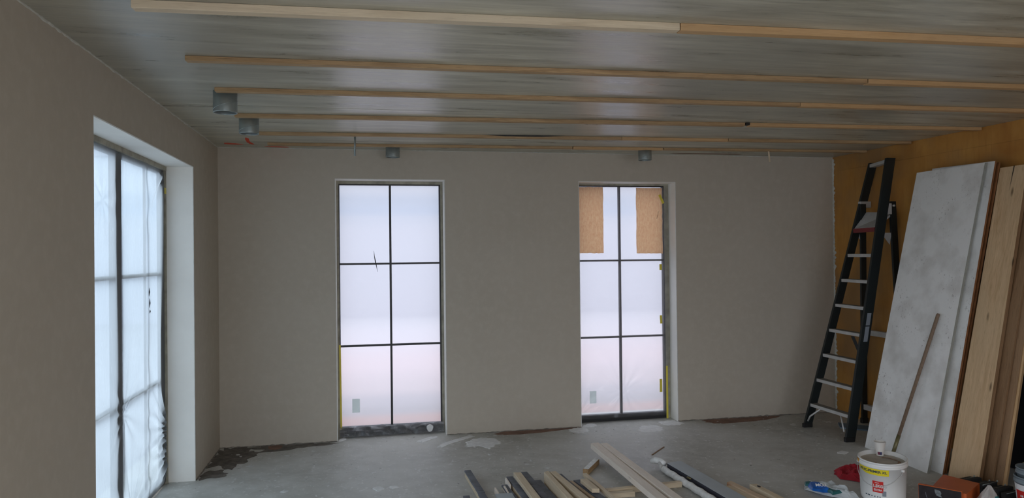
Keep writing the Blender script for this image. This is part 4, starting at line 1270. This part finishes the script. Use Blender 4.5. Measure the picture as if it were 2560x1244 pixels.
b2 = thing('plastic_bag', 'small white, blue and teal bag resting against the orange case', 'bag', (5.26, -2.86, 0))
def bagfn(u, v):
    th = 2 * math.pi * u
    r = 0.075 * (1 - 0.92 * v ** 1.7) * (1 + 0.22 * noise.noise(Vector((math.cos(th) * 2, math.sin(th) * 2, v * 4))))
    return (5.27 + r * math.cos(th) * 1.1 + 0.03 * v, -2.87 + r * math.sin(th) + 0.03 * v, 0.003 + 0.155 * v + 0.008 * noise.noise(Vector((th * 3, v * 6, 2))))
grid('white_part', bagfn, 26, 14, plain('bag_white', (0.48, 0.45, 0.43), 0.4, 0.15, 14), b2, smooth=False)
def bagslice(u, v, a0, a1, v0, v1):
    x, y, z = bagfn((a0 + (a1 - a0) * u) % 1.0, v0 + (v1 - v0) * v)
    c = Vector((5.285, -2.855, 0.05)); p = Vector((x, y, z)); p = p + (p - c).normalized() * 0.004
    return tuple(p)
grid('blue_part', lambda u, v: bagslice(u, v, 0.53, 0.74, 0.02, 0.42), 8, 6, LAB_B, b2)
grid('teal_part', lambda u, v: bagslice(u, v, 0.74, 0.93, 0.02, 0.62), 8, 6, LAB_T, b2)

# blue foam strip at the foot of the right wall
o = mesh('foam_strip', [(5.864, -0.473, 0), (5.758, -0.653, 0), (6.16, -1.0, 0), (6.16, -0.78, 0), (5.864, -0.473, 0.012), (5.758, -0.653, 0.012), (6.16, -1.0, 0.012), (6.16, -0.78, 0.012)], BOXF, BLUE_FOAM)
tag(o, 'flat blue grey foam strip on the floor under the ladder', 'strip')

# ------------------------------------------------------------------ timber and offcuts
def piece(name, p0, p1, w, t, mat, label, cat='batten', group=None, bottom=None, cut0=0, cut1=0, rag=0):
    th = thing(name, label, cat, (p0[0], p0[1], 0), group)
    beam('wood', p0, p1, w, t, mat, th, cut0=cut0, cut1=cut1, rag=rag)
    return th
def faced(name, p0, p1, w, t, label, segs=3, body=PINE, tf=0.012, gap=0.006, group='felt-faced offcuts'):
    """A slat with a dark felt facing broken into lengths."""
    th = thing(name, label, 'slat', (p0[0], p0[1], 0), group)
    a, b = Vector(p0), Vector(p1)
    dz = Vector((0, 0, tf))
    side = (b - a).normalized().cross(Vector((0, 0, 1)))
    beam('wood', a - dz - side * 0.006, b - dz - side * 0.006, w, t - tf, body, th)
    rr = random.Random(int(a.x * 1000))
    cuts = [0.0] + sorted(rr.uniform(0.2, 0.85) for _ in range(segs - 1)) + [1.0]
    for i in range(segs):
        q0, q1 = a + (b - a) * cuts[i], a + (b - a) * cuts[i + 1] - (b - a).normalized() * gap
        k = rr.uniform(-0.003, 0.003)
        beam('felt_facing', q0 + side * k, q1 + side * k, w - 0.004, tf, SLATE, th, rag=0.0015)
    return th
G = 'pale offcuts in the floor pile'
faced('felt_slat', (2.047, -1.349, 0.052), (2.085, -2.261, 0.052), 0.052, 0.050, 'long grey felt-faced slat on its own at the left end of the pile', 4)
faced('felt_slat', (2.328, -1.602, 0.058), (2.352, -2.20, 0.058), 0.050, 0.056, 'felt-faced slat just left of the first pale batten', 2)
faced('felt_slat', (2.270, -1.716, 0.036), (2.288, -2.14, 0.036), 0.046, 0.034, 'low short felt-faced slat left of the first pale batten', 2)
faced('felt_slat', (2.451, -1.548, 0.068), (2.472, -2.16, 0.068), 0.052, 0.066, 'felt-faced slat just right of the first pale batten', 2)
faced('felt_slat', (2.522, -1.692, 0.045), (2.535, -2.25, 0.045), 0.052, 0.043, 'low felt-faced slat between the first and second pale battens', 3)
faced('felt_slat', (2.705, -1.631, 0.060), (2.747, -2.36, 0.060), 0.034, 0.058, 'narrow black slat right of the double pale battens', 2)
faced('felt_slat', (2.793, -1.785, 0.055), (2.864, -2.30, 0.055), 0.056, 0.053, 'felt-faced slat beside the short pale block, right in the pile', 2)
faced('felt_slat', (1.972, -1.843, 0.020), (1.962, -2.10, 0.020), 0.049, 0.018, 'flat scrap of dark felt left of the pile', 1, tf=0.010)
o = beam('grey_sheet_offcut', (2.219, -1.945, 0.050), (2.221, -2.35, 0.050), 0.115, 0.012, METAL_TOP, rag=0.003)
tag(o, 'smooth grey sheet offcut lying at the front of the pile', 'offcut')
piece('pale_batten', (2.378, -1.65, 0.10), (2.391, -2.50, 0.10), 0.054, 0.030, PINE, 'first long pale batten from the left in the floor pile', cut0=0.006)
piece('pale_batten', (2.586, -1.696, 0.105), (2.605, -2.42, 0.105), 0.040, 0.085, PINE, 'left one of the two tall pale battens lying side by side', cut0=-0.01)
piece('pale_batten', (2.637, -1.691, 0.100), (2.709, -2.42, 0.100), 0.050, 0.045, PINE, 'right one of the two tall pale battens lying side by side')
piece('tan_batten', (2.752, -1.778, 0.050), (2.808, -2.28, 0.050), 0.024, 0.048, STAINED, 'thin tan batten with rusty marks in the floor pile')
piece('pale_block', (2.812, -1.899, 0.095), (2.828, -2.13, 0.095), 0.050, 0.028, PINE, 'short pale wood block on top of the pile near its right side', cat='block', cut1=0.008)
piece('thin_lath', (2.879, -1.708, 0.075), (2.915, -2.44, 0.075), 0.032, 0.022, PINE, 'long thin pale lath at the right edge of the floor pile')
for i, (p, q, w) in enumerate((((2.185, -1.80, 0.048), (2.192, -1.985, 0.040), 0.010), ((2.258, -1.768, 0.046), (2.258, -1.93, 0.046), 0.009), ((2.292, -1.650, 0.066), (2.296, -1.80, 0.060), 0.010))):
    o = beam('wood_splinter', p, q, w, 0.040, PINE_W, rag=0.0015)
    tag(o, ['pale upright wood splinter nearest the front of the pile', 'pale splinter in the middle of the dark slats', 'pale splinter along the left side of a felt-faced slat'][i], 'splinter', 'splinters in the floor pile')
o = piece('prop_block', (3.116, -1.26, 0.045), (2.943, -1.52, 0.045), 0.044, 0.043, ROUGH_PINE, 'short whitened wood block under the far end of the two long timbers', cat='block')
beam('white_top', (3.116, -1.26, 0.0465), (2.950, -1.51, 0.0465), 0.040, 0.0015, FOAM_W, o, rag=0.001)
piece('cross_batten', (3.535, -1.945, 0.040), (2.951, -1.994, 0.040), 0.042, 0.038, PINE, 'batten lying crosswise under the two long timbers')
piece('cross_batten', (3.132, -2.059, 0.035), (2.944, -2.057, 0.035), 0.046, 0.034, PINE, 'short crosswise batten in front of the long cross batten')
piece('long_timber', (3.170, -1.039, 0.115), (3.203, -2.85, 0.085), 0.072, 0.044, PINE_W, 'left one of the two long whitish timbers in the foreground', cat='timber', cut0=-0.004)
piece('long_timber', (3.240, -1.065, 0.115), (3.314, -2.80, 0.085), 0.066, 0.044, PINE_W, 'right one of the two long whitish timbers in the foreground', cat='timber')

t = thing('metal_profile', 'long flat blue grey metal box profile beside the white wrapped pipe', 'profile', (3.65, -1.5, 0))
beam('top_plate', (3.662, -1.536, 0.060), (3.728, -2.55, 0.060), 0.134, 0.003, METAL_TOP, t, cut0=-0.012)
beam('side_plate', (3.662, -1.536, 0.057), (3.728, -2.55, 0.057), 0.130, 0.055, SLATE_D, t, cut0=-0.012)

t = thing('wrapped_pipe', 'white wrapped pipe with a bent torn end beside the metal profile', 'pipe', (3.56, -1.6, 0))
pp = [(3.500, -1.450, 0.050), (3.535, -1.462, 0.062), (3.575, -1.500, 0.058), (3.585, -1.54, 0.050)]
tube('bent_end', pp, 0.024, FOAM_W, t, 12, rads=[0.014, 0.027, 0.025, 0.020])
tube('torn_tail', [(3.562, -1.50, 0.05), (3.545, -1.57, 0.022), (3.540, -1.63, 0.010)], 0.012, FOAM_W, t, 8, rads=[0.020, 0.014, 0.006])
pp = []; rd = []
for i in range(60):
    s = i / 59
    pp.append((3.545 + 0.052 * s + 0.004 * math.sin(i * 0.7), -1.600 - 0.90 * s, 0.030))
    rd.append(0.024 + 0.003 * noise.noise(Vector((i * 0.6, 0, 0))) + 0.0012 * (i % 3))
tube('wrapping', pp, 0.025, FOAM_W, t, 14, rads=rd)
o = tube('bracket_ring', [(3.590, -1.935, 0.062), (3.606, -1.965, 0.058)], 0.007, SOCKET, t, 8)

t = thing('stained_plank', 'pale plank with a rusty stain at the front, right of the metal profile', 'plank', (3.85, -2.3, 0))
beam('board', (3.855, -2.060, 0.050), (3.930, -2.60, 0.050), 0.050, 0.045, STAINED, t, cut0=-0.01)
beam('board', (3.800, -2.110, 0.040), (3.880, -2.60, 0.040), 0.060, 0.035, PINE, t, cut0=0.012)
t = thing('pale_plank', 'pale rounded plank with a dark knot hole, rightmost of the floor timber', 'plank', (3.995, -2.15, 0))
beam('board', (3.995, -2.150, 0.050), (4.030, -2.65, 0.050), 0.052, 0.045, PINE, t, cut0=0.004)
tube('knot_hole', [(4.000, -2.205, 0.0508), (4.003, -2.23, 0.0508)], 0.007, BLACK_RUB, t, 8)
o = beam('wood_sliver', (3.765, -1.99, 0.010), (3.80, -2.10, 0.010), 0.012, 0.009, OLD_PINE_D)
tag(o, 'short dark sliver on the floor between the metal profile and the stained plank', 'sliver')
